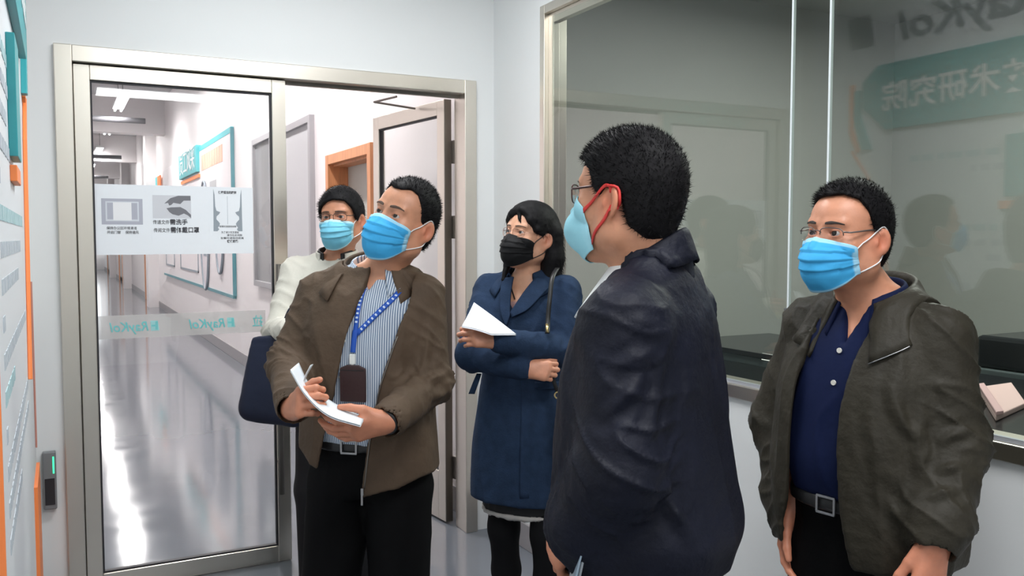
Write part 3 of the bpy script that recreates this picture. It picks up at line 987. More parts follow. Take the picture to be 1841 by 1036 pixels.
def sheet_mesh(name, G, th, smooth=True):
    """closed thin solid from a point grid (r,c,3)"""
    G = np.asarray(G, float)
    r, c = G.shape[:2]
    du = np.gradient(G, axis=1); dv = np.gradient(G, axis=0)
    N = np.cross(du, dv); N /= np.linalg.norm(N, axis=2, keepdims=True)+1e-12
    A = (G+N*th/2).reshape(-1, 3); B = (G-N*th/2).reshape(-1, 3)
    V = np.concatenate([A, B])
    i = np.arange(r*c).reshape(r, c)
    q = np.stack([i[:-1, :-1], i[:-1, 1:], i[1:, 1:], i[1:, :-1]], -1).reshape(-1, 4)
    f = [q, q[:, ::-1]+r*c]
    ring = np.concatenate([i[0, :-1], i[:-1, -1], i[-1, :0:-1], i[:0:-1, 0]])
    nx = np.roll(ring, -1)
    f.append(np.stack([ring, ring+r*c, nx+r*c, nx], 1))
    return fast_mesh(name, V, [np.concatenate(f)], smooth)

def sheet(name, ctrl, th, mat, parent, nu=24, nv=12, smooth=True):
    return link(name, sheet_mesh(name, cr_grid(ctrl, nu, nv), th, smooth), mat, parent)

def vcol(me, name, data):
    at = me.attributes.new(name, 'FLOAT', 'POINT')
    at.data.foreach_set('value', np.asarray(data, dtype=np.float32))

def push_out(G, S_, off, it=10):
    sh = G.shape; P = G.reshape(-1, 3).copy(); e = .002
    for _ in range(it):
        d = S_.ev(P[:, 0], P[:, 1], P[:, 2])
        m = d < off
        if not m.any():
            break
        Q = P[m]
        g = np.stack([S_.ev(Q[:, 0]+e*(k == 0), Q[:, 1]+e*(k == 1), Q[:, 2]+e*(k == 2))-S_.ev(Q[:, 0]-e*(k == 0), Q[:, 1]-e*(k == 1), Q[:, 2]-e*(k == 2)) for k in range(3)], 1)
        g /= np.linalg.norm(g, axis=1)[:, None]+1e-9
        P[m] = Q+g*(off-d[m])[:, None]*.8
    return P.reshape(sh)

# ------------------------------------------------------------------ people
def skin_mat(name, col, red=.0):
    m, nt, b = nodes(name)
    at = nt.nodes.new('ShaderNodeAttribute'); at.attribute_name = 'flush'
    n = tex(nt, 'noise', 40, detail=4)
    mx = nt.nodes.new('ShaderNodeMix'); mx.data_type = 'RGBA'
    mx.inputs[6].default_value = (*col, 1)
    mx.inputs[7].default_value = (col[0]*.98, col[1]*.62, col[2]*.56, 1)
    nt.links.new(at.outputs['Fac'], mx.inputs[0])
    m2 = nt.nodes.new('ShaderNodeMix'); m2.data_type = 'RGBA'; m2.blend_type = 'MULTIPLY'
    mr = nt.nodes.new('ShaderNodeMapRange')
    mr.inputs['From Min'].default_value = .3; mr.inputs['From Max'].default_value = .7
    mr.inputs['To Min'].default_value = .9; mr.inputs['To Max'].default_value = 1.06
    nt.links.new(n.outputs[0], mr.inputs[0])
    m2.inputs[0].default_value = 1
    nt.links.new(mx.outputs[2], m2.inputs[6]); nt.links.new(mr.outputs[0], m2.inputs[7])
    nt.links.new(m2.outputs[2], b.inputs['Base Color'])
    b.inputs['Roughness'].default_value = .45
    b.inputs['Subsurface Weight'].default_value = .12
    b.inputs['Subsurface Radius'].default_value = (.012, .005, .003)
    b.inputs['Subsurface Scale'].default_value = .6
    bp = nt.nodes.new('ShaderNodeBump'); bp.inputs['Strength'].default_value = .12; bp.inputs['Distance'].default_value = .002
    n2 = tex(nt, 'noise', 220, detail=2)
    nt.links.new(n2.outputs[0], bp.inputs['Height']); nt.links.new(bp.outputs[0], b.inputs['Normal'])
    return m

def cloth(name, col, weave=900, rough=.8, fold=None, var=.06, sheen=.15, spec=.25):
    return M(name, col, rough, spec=spec, bump=fold or (55, .25, .004), var=(9, var), sheen=sheen)

hair_black = M('black_hair', (.006, .0055, .0065), .62, spec=.16, var=(90, .4))
eye_white = M('eye_white', (.45, .41, .39), .25)
iris_m = M('iris_brown', (.018, .010, .007), .15)
lens_glass = glass_mat('spectacle_lens', (.97, .97, .97), 1.3)
button_m = M('shirt_button', (.75, .73, .66), .35)

class Person:
    def __init__(s, label, px, d, turn, group=None):
        p = W(px, 427, d)
        t = math.radians(turn)
        fh = np.array([CF[0], CF[1], 0]); fh /= np.linalg.norm(fh)
        rh = np.array([CR[0], CR[1], 0]); rh /= np.linalg.norm(rh)
        s.turn = turn
        s.base = np.array([p[0], p[1], 0.0])
        s.fwd = -fh*math.cos(t)-rh*math.sin(t)
        s.right = np.cross(s.fwd, [0, 0, 1.0])
        s.root = thing('person', label, 'person', tuple(s.base), math.atan2(s.right[1], s.right[0]), group)
        s.body = Sdf()
        s.fine = [[], [], []]
        s.hands = []
    def L(s, px, py, d):
        w = W(px, py, d)-s.base
        return np.array([w@s.right, w@s.fwd, w[2]])
    def dirL(s, v):
        """camera-frame direction (image right, up, away) -> local"""
        w = CR*v[0]+CU*v[1]+CF*v[2]
        o = np.array([w@s.right, w@s.fwd, w[2]])
        return o/np.linalg.norm(o)
    # ---- head
    def head(s, c, turn, pitch, roll, sc=1.0, jaw=1.0):
        dl = math.radians(turn-s.turn); pt = math.radians(pitch); ro = math.radians(roll)
        f = np.array([math.sin(dl), math.cos(dl), 0.0]); z = np.array([0, 0, 1.0])
        rt = np.cross(f, z)
        f2 = f*math.cos(pt)+z*math.sin(pt)
        up = np.cross(rt, f2)
        r2 = rt*math.cos(ro)+up*math.sin(ro)
        u2 = np.cross(r2, f2)
        s.HR = np.stack([r2, f2, u2], 1)          # columns = head axes
        s.hc = np.array(c, float); s.hs = sc
        H = s.HP = lambda p: s.hc+s.HR@(np.array(p, float)*sc)
        B = s.body
        R = s.HR
        E_ = lambda c_, r_, k, op='u', RR=None: B.ell(H(c_), np.array(r_)*sc, k, op, R if RR is None else RR)
        Cn = lambda a, b, ra, rb, k, op='u': B.cone(H(a), H(b), ra*sc, rb*sc, k, op)
        E_((0, -.014, .030), (.076, .098, .088), .02)
        E_((0, .028, .035), (.065, .060, .062), .03)
        E_((0, .026, -.035), (.063*jaw, .064, .072), .03)
        Cn((0, .060, -.098), (0, .062, -.100), .024, .024, .03)
        for q in (-1, 1):
            Cn((0, .056, -.097), (q*.050*jaw, -.004, -.068), .024, .025, .03)
            Cn((q*.050*jaw, -.004, -.068), (q*.060, -.004, -.02), .024, .02, .03)
            E_((q*.043, .056, -.030), (.026, .026, .026), .02)
            Cn((q*.014, .0845, .021), (q*.044, .074, .024), .0095, .009, .012)
        Cn((0, .088, .002), (0, .108, -.040), .0085, .013, .012)
        for q in (-1, 1):
            E_((q*.012, .100, -.045), (.009, .010, .008), .006)
            E_((q*.033, .098, .001), (.021, .015, .012), .012, 's')
            E_((q*.032, .0735, .000), (.0162, .0162, .0150), .005)
        E_((0, .090, -.072), (.024, .009, .009), .008)
        # eye openings
        for q in (-1, 1):
            e = H((q*.032, .0735, 0)); w_, h_ = .0155*sc, .0050*sc
            def fn(x, y, z, e=e, q=q, w_=w_, h_=h_):
                px, py, pz = x-e[0], y-e[1], z-e[2]
                a = R[0, 0]*px+R[1, 0]*py+R[2, 0]*pz
                b = R[0, 1]*px+R[1, 1]*py+R[2, 1]*pz
                c_ = R[0, 2]*px+R[1, 2]*py+R[2, 2]*pz-.05*q*a
                hh = h_*(1-(a/w_)**2)
                return np.maximum(np.maximum(np.abs(c_)-hh, np.abs(a)-w_), .006*sc-b)
            B.add(fn, e-.03, e+.03, .0015, 's', mg=.0)
        # ears
        for q in (-1, 1):
            an = math.radians(30)*q
            Rz = np.array([[math.cos(an), -math.sin(an), 0], [math.sin(an), math.cos(an), 0], [0, 0, 1]])
            RR = R@Rz
            E_((q*.083, -.016, -.010), (.0075, .0205, .032), .005, 'u', RR)
            E_((q*.078, -.008, -.037), (.0075, .011, .013), .006, 'u', RR)
            E_((q*.0905, -.011, -.010), (.0075, .0115, .020), .003, 's', RR)
            E_((q*.081, .000, -.014), (.006, .005, .009), .004, 'u', RR)
        # neck
        s.neck_top = H((0, -.022, -.075))
        lo = s.hc-.15*sc; hi = s.hc+.15*sc
        for i in range(3):
            s.fine[i].append((lo[i], hi[i], .0030))
        s.headlo, s.headhi = lo, hi
    def eyes(s, gaze=(0, 1, 0)):
        g = np.array(gaze, float); g /= np.linalg.norm(g)
        for q in (-1, 1):
            e = np.array((q*.032, .0735, 0))
            a = np.cross(g, [0, 0, 1.0]); a /= np.linalg.norm(a); b = np.cross(a, g)
            rr = .0142*s.hs
            rings = [0, 10, 16, 23, 30, 31, 42, 60, 80, 100]
            mb = MB(); n = 20
            vs = [s.HP(e)+s.HR@(g*rr)]
            for th in rings[1:]:
                t = math.radians(th)
                for k in range(n):
                    p_ = 2*PI*k/n
                    vs.append(s.HP(e)+s.HR@(rr*(g*math.cos(t)+math.sin(t)*(a*math.cos(p_)+b*math.sin(p_)))))
            fs = [(0, 1+k, 1+(k+1) % n) for k in range(n)]; ms = [1]*n
            for i in range(len(rings)-2):
                for k in range(n):
                    fs.append((1+i*n+k, 1+(i+1)*n+k, 1+(i+1)*n+(k+1) % n, 1+i*n+(k+1) % n))
                    ms.append(1 if rings[i+2] <= 30 else 0)
            mb.v = [tuple(v) for v in vs]; mb.f = fs; mb.m = ms
            mb.build('eye', [eye_white, iris_m], s.root, smooth=True)
    def brows(s, mat, th=.0055, arch=.004, zz=.0225):
        for q in (-1, 1):
            rows = []
            for i, u in enumerate(np.linspace(0, 1, 9)):
                x = q*(.013+.040*u)
                zc = zz+arch*math.sin(u*PI*.8)-.003*u
                w_ = th*(1-.75*u**2)*(.6+.4*min(1, u*5))
                rows.append([(x, zc-w_/2), (x, zc), (x, zc+w_/2)])
            G = np.array(rows)
            P3 = s.on_face(G.reshape(-1, 2), .0008).reshape(9, 3, 3)
            sheet('eyebrow', P3, .0022, mat, s.root, 5, 17)
    def on_face(s, xz, off):
        """(x,z) head coords -> local point on the face front"""
        ys = np.linspace(.13, .0, 90)
        xz = np.asarray(xz, float)
        out = []
        for x, z in xz:
            pts = np.array([s.HP((x, y, z)) for y in ys])
            d = s.body.ev(pts[:, 0], pts[:, 1], pts[:, 2])
            k = int(np.argmax(d < 0)) if (d < 0).any() else len(ys)-1
            out.append(s.HP((x, ys[k]+off, z)))
        return np.array(out)
    # ---- hand
    def hand(s, wrist, f, n, side, curl, spread=.10, thumb=(.55, .55, .5), thumb_curl=(.2, .3), sc=1.0, r0=.026):
        f = np.array(f, float); f /= np.linalg.norm(f)
        n = np.array(n, float); n -= f*(n@f); n /= np.linalg.norm(n)
        t = np.cross(f, n)*(1 if side == 'R' else -1)
        B = s.body; w = np.array(wrist, float)
        B.cone(w-f*.03*sc, w+f*.012*sc, r0*sc, r0*.95*sc, .02)
        offs = [.030, .010, -.010, -.028]
        klen = [.086, .090, .085, .076]
        ph = [(.042, .026, .020), (.046, .029, .021), (.043, .027, .020), (.034, .020, .018)]
        ra = [.0098, .0100, .0095, .0084]
        for i in range(4):
            kn = w+f*klen[i]*sc+t*offs[i]*sc
            B.cone(w+f*.012*sc+t*offs[i]*.55*sc, kn, .0165*sc, .0125*sc, .016)
        for i in range(4):
            kn = w+f*klen[i]*sc+t*offs[i]*sc
            c = curl[i] if hasattr(curl[0], '__len__') else curl
            p = kn; ang = 0.0
            dirv = f+t*spread*(offs[i]/.03)
            dirv /= np.linalg.norm(dirv)
            rr = ra[i]*sc
            for j in range(3):
                ang += c[j]
                dv = dirv*math.cos(ang)+n*math.sin(ang)
                q = p+dv*ph[i][j]*sc
                B.cone(p, q, rr*(1.04-.10*j), rr*(.95-.11*j), .004 if j or i else .005)
                p = q
        # thumb
        p = w+f*.020*sc+t*.022*sc+n*.004*sc
        dv = f*thumb[0]+t*thumb[1]+n*thumb[2]; dv /= np.linalg.norm(dv)
        q = p+dv*.044*sc
        B.cone(p, q, .0165*sc, .0125*sc, .012)
        tgt = f*.9+n*.45-t*.15; tgt /= np.linalg.norm(tgt)
        d2 = dv*(1-thumb_curl[0])+tgt*thumb_curl[0]; d2 /= np.linalg.norm(d2)
        q2 = q+d2*.033*sc
        B.cone(q, q2, .0115*sc, .0102*sc, .004)
        d3 = d2*(1-thumb_curl[1])+tgt*thumb_curl[1]; d3 /= np.linalg.norm(d3)
        q3 = q2+d3*.026*sc
        B.cone(q2, q3, .0102*sc, .0080*sc, .004)
        c = w+f*.08*sc
        for i in range(3):
            s.fine[i].append((c[i]-.105*sc, c[i]+.105*sc, .0032))
        s.hands.append(c)
        return dict(w=w, f=f, n=n, t=t, thumb=q3)
    def skin(s, mat, coarse=.014):
        lo, hi = bounds(s.body)
        V, Fc = mesh_sdf(s.body, lo, hi, coarse, s.fine, rel=1)
        me = fast_mesh('body', V, [Fc])
        fl = np.zeros(len(V))
        for q in (-1, 1):
            fl = np.maximum(fl, .75*np.exp(-(np.linalg.norm(V-s.HP((q*.080, -.012, -.012)), axis=1)/.030)**2))
        for c in s.hands:
            fl = np.maximum(fl, .38*np.clip((.15-np.linalg.norm(V-c, axis=1))/.06, 0, 1))
        for q in (-1, 1):
            fl = np.maximum(fl, .35*np.exp(-(np.linalg.norm((V-s.HP((q*.032, .088, .0)))*np.array([1, 1, 1.5]), axis=1)/.017)**2))
        vcol(me, 'flush', fl)
        return link('body', me, mat, s.root)
    # ---- garments
    def garment(s, name, S_, h, mat, folds=None, creases=(), parent=None, rel=3, lo=None, hi=None):
        l0, h0 = bounds(S_)
        V, Fc = mesh_sdf(S_, l0 if lo is None else lo, h0 if hi is None else hi, h, rel=rel)
        if folds or creases:
            N = vnormals(V, Fc)
            dsp = np.zeros(len(V))
            if folds:
                dsp = fold_disp(V, **folds)
            for (pts, amp, wd) in creases:
                dsp = dsp+crease(V, N, [np.array(p, float) for p in pts], amp, wd)
            dsp = np.maximum(dsp, -.0065)
            V = V+N*dsp[:, None]
        return link(name, fast_mesh(name, V, [Fc]), mat, parent or s.root)
    def front(s, S_, xz, off=.004, y0=.45, y1=-.1, n=140):
        """drape (x,z) points on the front of an implicit garment"""
        xz = np.asarray(xz, float).reshape(-1, 2)
        ys = np.linspace(y0, y1, n)
        X = np.repeat(xz[:, 0], n); Z = np.repeat(xz[:, 1], n); Y = np.tile(ys, len(xz))
        d = S_.ev(X, Y, Z).reshape(len(xz), n)
        k = np.where((d < 0).any(1), np.argmax(d < 0, 1), n-1)
        k0 = np.maximum(k-1, 0)
        ar = np.arange(len(xz))
        da, db = d[ar, k0], d[ar, k]
        t = np.clip(da/np.where(np.abs(da-db) < 1e-9, 1, da-db), 0, 1)
        y = ys[k0]+(ys[k]-ys[k0])*t
        return np.stack([xz[:, 0], y+off, xz[:, 1]], 1)
    def drape(s, name, S_, ctrl, off, th, mat, parent, nu=14, nv=14, smooth_y=0, sink=0.0):
        C2 = np.concatenate([np.array(ctrl, float), np.zeros(np.array(ctrl).shape[:2]+(1,))], 2)
        G = cr_grid(C2, nu, nv)
        P3 = s.front(S_, G[:, :, :2].reshape(-1, 2), off).reshape(nv, nu, 3)
        for _ in range(smooth_y):
            Y = P3[:, :, 1].copy()
            Y[1:-1, :] = np.maximum(Y[1:-1, :], (Y[:-2, :]+Y[2:, :])/2)
            Y[:, 1:-1] = np.maximum(Y[:, 1:-1], (Y[:, :-2]+Y[:, 2:])/2)
            P3[:, :, 1] = Y
        P3[:, :, 1] -= sink*np.linspace(0, 1, nu)[None, :]
        return link(name, sheet_mesh(name, P3, th), mat, parent)
    def collar(s, name, rows, thm, th, mat, parent, tilt=None, nu=48, nv=16, cx=0.0, over=None, off=.006, start=.55):
        """rows: (a, b, cy, z_back, z_front) from the neck seam outward; thm = opening half angle from the back"""
        G = []
        for (a, b, cy, zb, zf) in rows:
            r_ = []
            for u in np.linspace(-1, 1, 17):
                th_ = u*math.radians(thm if not hasattr(thm, '__len__') else (thm[0] if u < 0 else thm[1]))
                z = zb+(zf-zb)*(abs(u)**1.6)
                r_.append((cx+a*math.sin(th_), cy-b*math.cos(th_), z))
            G.append(r_)
        G = cr_grid(np.array(G), nu, nv)
        if over is not None:
            k = int(nv*start)
            G[k:] = push_out(G[k:], over, off)
        s.lastG = G
        return link(name, sheet_mesh(name, G, th), mat, parent)
    # ---- hair cap
    def hair(s, line, th=.014, top=.018, mat=None, strands=3500, slen=(.010, .018), flow=(0, .4, .2), nape=True, extra=None, rough=.0014, seed=1, h=.0042, sides=None, spike=.55):
        """line: [(angle from the face front in degrees, lowest hair height)]; signed angles, person's right positive"""
        la = np.radians([q[0] for q in line]); lz = np.array([q[1] for q in line])
        sc = s.hs; R = s.HR; hc = s.hc
        def toh(x, y, z):
            px, py, pz = x-hc[0], y-hc[1], z-hc[2]
            return ((R[0, 0]*px+R[1, 0]*py+R[2, 0]*pz)/sc, (R[0, 1]*px+R[1, 1]*py+R[2, 1]*pz)/sc, (R[0, 2]*px+R[1, 2]*py+R[2, 2]*pz)/sc)
        Sx = Sdf()
        sd = th if sides is None else sides
        Sx.ell(s.HP((0, -.014, .030)), np.array((.076+sd, .098+th, .088+top))*sc, .02, 'u', R)
        Sx.ell(s.HP((0, .026, .038)), np.array((.064+sd, .060+th, .060+top))*sc, .03, 'u', R)
        Sx.ell(s.HP((0, -.040, -.03)), np.array((.062+sd*.7, .060+th*.6, .070))*sc, .03, 'u', R)
        def reg(x, y, z):
            a, b, c = toh(x, y, z)
            ang = np.arctan2(a, b)
            return (np.interp(ang, la, lz)-c)*.8*sc
        Sx.cut(reg, .006)
        for q in (-1, 1):
            Sx.ell(s.HP((q*.090, -.012, -.020)), np.array((.032, .026, .040))*sc, .006, 's', R)
        if extra:
            extra(Sx)
        lo, hi = bounds(Sx)
        V, Fc = mesh_sdf(Sx, lo, hi, h, rel=1)
        N = vnormals(V, Fc)
        V = V+N*(rough*(pnoise(V*70+seed)+.7*pnoise(V*150+seed)))[:, None]
        # single strands for the fuzzy outline
        rs = np.random.RandomState(seed)
        pick = rs.randint(0, len(V), strands)
        P0 = V[pick]; Nn = N[pick]
        # only the outer side
        ok = ((P0-hc)*Nn).sum(1) > 0
        P0, Nn = P0[ok], Nn[ok]
        fl = R@np.array(flow, float)
        dr = Nn*spike+fl+rs.normal(size=P0.shape)*.28
        dr /= np.linalg.norm(dr, axis=1)[:, None]
        ln = rs.uniform(slen[0], slen[1], len(P0))[:, None]*sc
        sd_ = np.cross(dr, rs.normal(size=P0.shape)); sd_ /= np.linalg.norm(sd_, axis=1)[:, None]
        w_ = .0008
        a = P0-Nn*.002-sd_*w_; b = P0-Nn*.002+sd_*w_
        c = P0+dr*ln+np.array([0, 0, -1])*ln*.15
        n0 = len(V); k = len(P0)
        VV = np.concatenate([V, a, b, c])
        tri = np.stack([n0+np.arange(k), n0+k+np.arange(k), n0+2*k+np.arange(k)], 1)
        me = fast_mesh('hair', VV, [Fc, tri])
        return link('hair', me, mat or hair_black, s.root)
    # ---- masks and spectacles
    def mask(s, mat, strap_mat, kind='pleated', wide=.066, top=-.008, bot=-.122, proud=.0, edge=(-.026, -.088), edgey=(.048, .030), straps=True, loop=True, side_len=.078):
        nu, nv = 61, 45
        G = np.zeros((nv, nu, 3)); band = np.zeros((nv, nu))
        vv = np.linspace(0, 1, nv); uu = np.linspace(-1, 1, nu)
        if kind == 'pleated':
            yc = np.interp(vv, [0, .12, .35, .6, .8, .93, 1], [.104, .113, .126, .123, .114, .099, .082])
        else:
            yc = np.interp(vv, [0, .15, .4, .6, .8, 1], [.103, .122, .150, .152, .136, .084])
        yc = yc+proud
        ker = np.ones(7)/7
        yc = np.convolve(np.pad(yc, 3, 'edge'), ker, 'valid')
        for i, v in enumerate(vv):
            ye = edgey[0]+(edgey[1]-edgey[0])*v
            for j, u in enumerate(uu):
                au = abs(u)
                zc = top+(bot-top)*v
                ze = edge[0]+(edge[1]-edge[0])*v
                wz = 1-au**(1.5 if v < .5 else 2.0)
                z = ze+(zc-ze)*wz
                sharp = 1.25 if v < .2 else 1.0
                prof = math.cos(au*PI/2)**(.80*sharp)
                w_ = wide*(1.0-.05*abs(v-.5)*2)
                x = w_*math.sin(u*1.45)/math.sin(1.45)
                y = ye+(yc[i]-ye)*prof
                G[i, j] = (x, y, z)
                band[i, j] = 1.0 if (v < .075 or v > .965 or au > .93) else 0.0
        # relief: pleats and creases in the direction away from the face
        Nrm = np.cross(np.gradient(G, axis=1), np.gradient(G, axis=0))
        Nrm /= np.linalg.norm(Nrm, axis=2, keepdims=True)+1e-9
        if Nrm[nv//2, nu//2, 1] < 0:
            Nrm = -Nrm
        U, V_ = np.meshgrid(uu, vv)
        if kind == 'pleated':
            disp = np.zeros_like(U)
            for pv in (.26, .44, .62):
                vv_ = V_-pv-.05*(np.abs(U)**2)*(pv-.45)*4
                disp += .0042*np.where(vv_ < 0, np.exp(vv_*13), -.5*np.exp(-vv_*26))*(1-.55*np.abs(U)**3)
            disp += .003*pnoise(np.stack([U*3.2, V_*5, 0*U+s.base[0]*7], 2).reshape(-1, 3)).reshape(U.shape)
            disp[V_ < .08] *= .3
        else:
            disp = .0015*pnoise(np.stack([U*3.2, V_*4, 0*U+1.7], 2).reshape(-1, 3)).reshape(U.shape)
            disp += .003*np.exp(-((U)/.03)**2)*(V_ > .1)
        G = G+Nrm*disp[:, :, None]
        P3 = np.array([s.HP(g) for g in G.reshape(-1, 3)]).reshape(nv, nu, 3)
        # never inside the face
        P3 = push_out(P3, s.body, .0022, 8)
        me = sheet_mesh('face_mask', P3, .0016)
        vcol(me, 'band', np.concatenate([band.ravel(), band.ravel()]))
        mk_ = link('face_mask', me, mat, s.root)
        if straps:
            for q in (-1, 1):
                j = 0 if q < 0 else nu-1
                a = G[2, j]; b = G[nv-3, j]
                if loop:
                    e_top = (q*.083, -.010, .022); e_mid = (q*.084, -.036, .0); e_bot = (q*.080, -.016, -.050)
                    pts = [a, (a*.55+np.array(e_top)*.45)+np.array([q*.006, 0, .0]), e_top, (q*.082, -.030, .018), e_mid, (q*.083, -.034, -.024), e_bot, (b*.5+np.array(e_bot)*.5)+np.array([q*.006, 0, 0]), b]
                    C_ = cr_grid(np.array([[p_] for p_ in pts], float), 1, 40)[:, 0]
                    MB().tube(push_out(np.array([s.HP(p_) for p_ in C_]), s.body, .0018), .0016, 6).build('ear_loop', strap_mat, mk_, smooth=True)
        s.maskG = G
        return mk_
    def specs(s, frame_mat, rim=True, half=False, zc=-.006, w_=.0265, h_=.0175, cx=.034, y=.104, r_=.0012, temple_z=.006, thick=None, tilt=0.0, lens_mat=None):
        g = MB()
        root = None
        outl = {}
        for q in (-1, 1):
            pts = []
            for a in np.linspace(0, 2*PI, 28, endpoint=False):
                ca, sa = math.cos(a), math.sin(a)
                x = q*cx+w_*np.sign(ca)*abs(ca)**.62
                z = zc+h_*np.sign(sa)*abs(sa)**.62
                yy = y-.30*max(0, abs(x)-.02)-abs(x)*.06-.15*(zc-z)
                pts.append((x, yy, z))
            outl[q] = pts
            if rim:
                use = pts if not half else [p for p in pts if p[2] > zc-.004]
                if half:
                    use = sorted(use, key=lambda p: p[0])
                g.tube([s.HP(p) for p in use], r_, 6, closed=not half)
        # bridge and temples
        g.tube([s.HP(p) for p in ((-cx+w_, y-.004, zc+.005), (-.004, y+.003, zc+.009), (.004, y+.003, zc+.009), (cx-w_, y-.004, zc+.005))], r_, 6)
        tt = thick or r_*1.1
        for q in (-1, 1):
            xo = cx+w_
            yo = y-.30*max(0, xo-.02)-xo*.06
            g.tube([s.HP(p) for p in ((q*xo, yo, zc+temple_z), (q*(xo+.012), yo-.010, zc+temple_z), (q*.0775, .02, zc+temple_z+.010), (q*.0815, -.012, .016), (q*.079, -.030, .002), (q*.076, -.034, -.012))], tt, 6)
        o = g.build('spectacles', frame_mat, s.root, smooth=True)
        for q in (-1, 1):
            c = np.mean(outl[q], 0)
            vs = [s.HP(c)]+[s.HP(p) for p in outl[q]]
            n = len(outl[q])
            m = MB(); m.v = [tuple(v) for v in vs]+[tuple(np.array(v)-s.HR[:, 1]*.0012) for v in vs]
            m.f = [(0, 1+k, 1+(k+1) % n) for k in range(n)]+[(n+1, n+2+(k+1) % n, n+2+k) for k in range(n)]
            m.f += [(1+k, n+2+k, n+2+(k+1) % n, 1+(k+1) % n) for k in range(n)]
            m.m = [0]*len(m.f)
            m.build('lens', lens_mat or lens_glass, o)
        return o
    def legs(s, hipw, zhip, kneeR, kneeL, footR, footL, rs=(.095, .072, .062), S_=None, k=.03):
        T = S_ if S_ is not None else Sdf()
        for q, kn, ft in ((1, kneeR, footR), (-1, kneeL, footL)):
            T.chain([(q*hipw, -.005, zhip), kn, ft], rs, k)
        return T
    def shoes(s, mat, footR, footL, yawR=0.0, yawL=0.0, ln=.2):
        for ft, yw in ((footR, yawR), (footL, yawL)):
            S_ = Sdf()
            d = np.array([math.sin(yw), math.cos(yw), 0])
            a = np.array([ft[0], ft[1], .035])
            S_.cone(a-d*.035, a+d*(ln-.07), .034, .034, .01)
            S_.cone(a+d*(ln-.09), a+d*(ln-.03)-np.array([0, 0, .008]), .036, .026, .015)
            S_.cone(a-d*.02, a-d*.015+np.array([0, 0, .055]), .038, .036, .015)
            S_.cut(lambda x, y, z: .004-z, .002)
            s.garment('shoe', S_, .008, mat)

def mask_mat(name, col, edge, rough=.75):
    m, nt, b = nodes(name)
    at = nt.nodes.new('ShaderNodeAttribute'); at.attribute_name = 'band'
    mx = nt.nodes.new('ShaderNodeMix'); mx.data_type = 'RGBA'
    mx.inputs[6].default_value = (*col, 1); mx.inputs[7].default_value = (*edge, 1)
    nt.links.new(at.outputs['Fac'], mx.inputs[0]); nt.links.new(mx.outputs[2], b.inputs['Base Color'])
    b.inputs['Roughness'].default_value = rough
    b.inputs['Specular IOR Level'].default_value = .25
    bp = nt.nodes.new('ShaderNodeBump'); bp.inputs['Strength'].default_value = .25; bp.inputs['Distance'].default_value = .003
    n2 = tex(nt, 'noise', 60, detail=3)
    nt.links.new(n2.outputs[0], bp.inputs['Height']); nt.links.new(bp.outputs[0], b.inputs['Normal'])
    return m
white_cord = M('white_cord', (.80, .80, .80), .6)

def shift(rows, grow=0.0, dz=0.0, gb=None, gf=None):
    return [(r[0]+dz, r[1], r[2], r[3]+grow, r[4]+(grow if gf is None else gf), r[5]+(grow if gb is None else gb), r[6]) for r in rows]

# ================================================================== man in the brown jacket
skin_a = skin_mat('skin_tan', (.60, .285, .172))
black_cloth = M('black_trouser_cloth', (.0035, .0035, .004), .8, spec=.1, bump=(70, .2, .003))
leather_black = M('black_leather', (.012, .012, .013), .38)
shoe_black = M('black_shoe_leather', (.012, .011, .011), .3)
steel_buckle = M('buckle_steel', (.35, .35, .36), .3, metal=1.0)
mask_blue = mask_mat('surgical_blue', (.055, .40, .76), (.36, .68, .88))
brow_dark = M('eyebrow_hair', (.035, .024, .020), .7)

def stripe_mat(name, base, line, freq, duty=.42):
    m, nt, b = nodes(name)
    tc = nt.nodes.new('ShaderNodeTexCoord'); sx = nt.nodes.new('ShaderNodeSeparateXYZ')
    nt.links.new(tc.outputs['Object'], sx.inputs[0])
    m1 = nt.nodes.new('ShaderNodeMath'); m1.operation = 'MULTIPLY'; m1.inputs[1].default_value = freq
    m2 = nt.nodes.new('ShaderNodeMath'); m2.operation = 'FRACT'
    m3 = nt.nodes.new('ShaderNodeMath'); m3.operation = 'LESS_THAN'; m3.inputs[1].default_value = duty
    nt.links.new(sx.outputs[0], m1.inputs[0]); nt.links.new(m1.outputs[0], m2.inputs[0]); nt.links.new(m2.outputs[0], m3.inputs[0])
    mx = nt.nodes.new('ShaderNodeMix'); mx.data_type = 'RGBA'
    mx.inputs[6].default_value = (*base, 1); mx.inputs[7].default_value = (*line, 1)
    nt.links.new(m3.outputs[0], mx.inputs[0]); nt.links.new(mx.outputs[2], b.inputs['Base Color'])
    b.inputs['Roughness'].default_value = .8
    b.inputs['Specular IOR Level'].default_value = .2
    return m

def strap_path(p, S_, path, width, off, th, mat, parent, name='strap', n=30):
    """flat strap draped on a garment front along (x,z) points"""
    path = np.array(path, float)
    C_ = cr_grid(np.concatenate([path, np.zeros((len(path), 1))], 1)[:, None, :], 1, n)[:, 0, :2]
    t = np.gradient(C_, axis=0); t /= np.linalg.norm(t, axis=1)[:, None]
    nn = np.stack([-t[:, 1], t[:, 0]], 1)
    G = np.stack([C_-nn*width/2, C_, C_+nn*width/2], 1)
    P3 = p.front(S_, G.reshape(-1, 2), off).reshape(n, 3, 3)
    for _ in range(6):
        P3[1:-1, :, 1] = np.maximum(P3[1:-1, :, 1], .5*(P3[:-2, :, 1]+P3[2:, :, 1]))
    return link(name, sheet_mesh(name, P3, th), mat, parent), P3

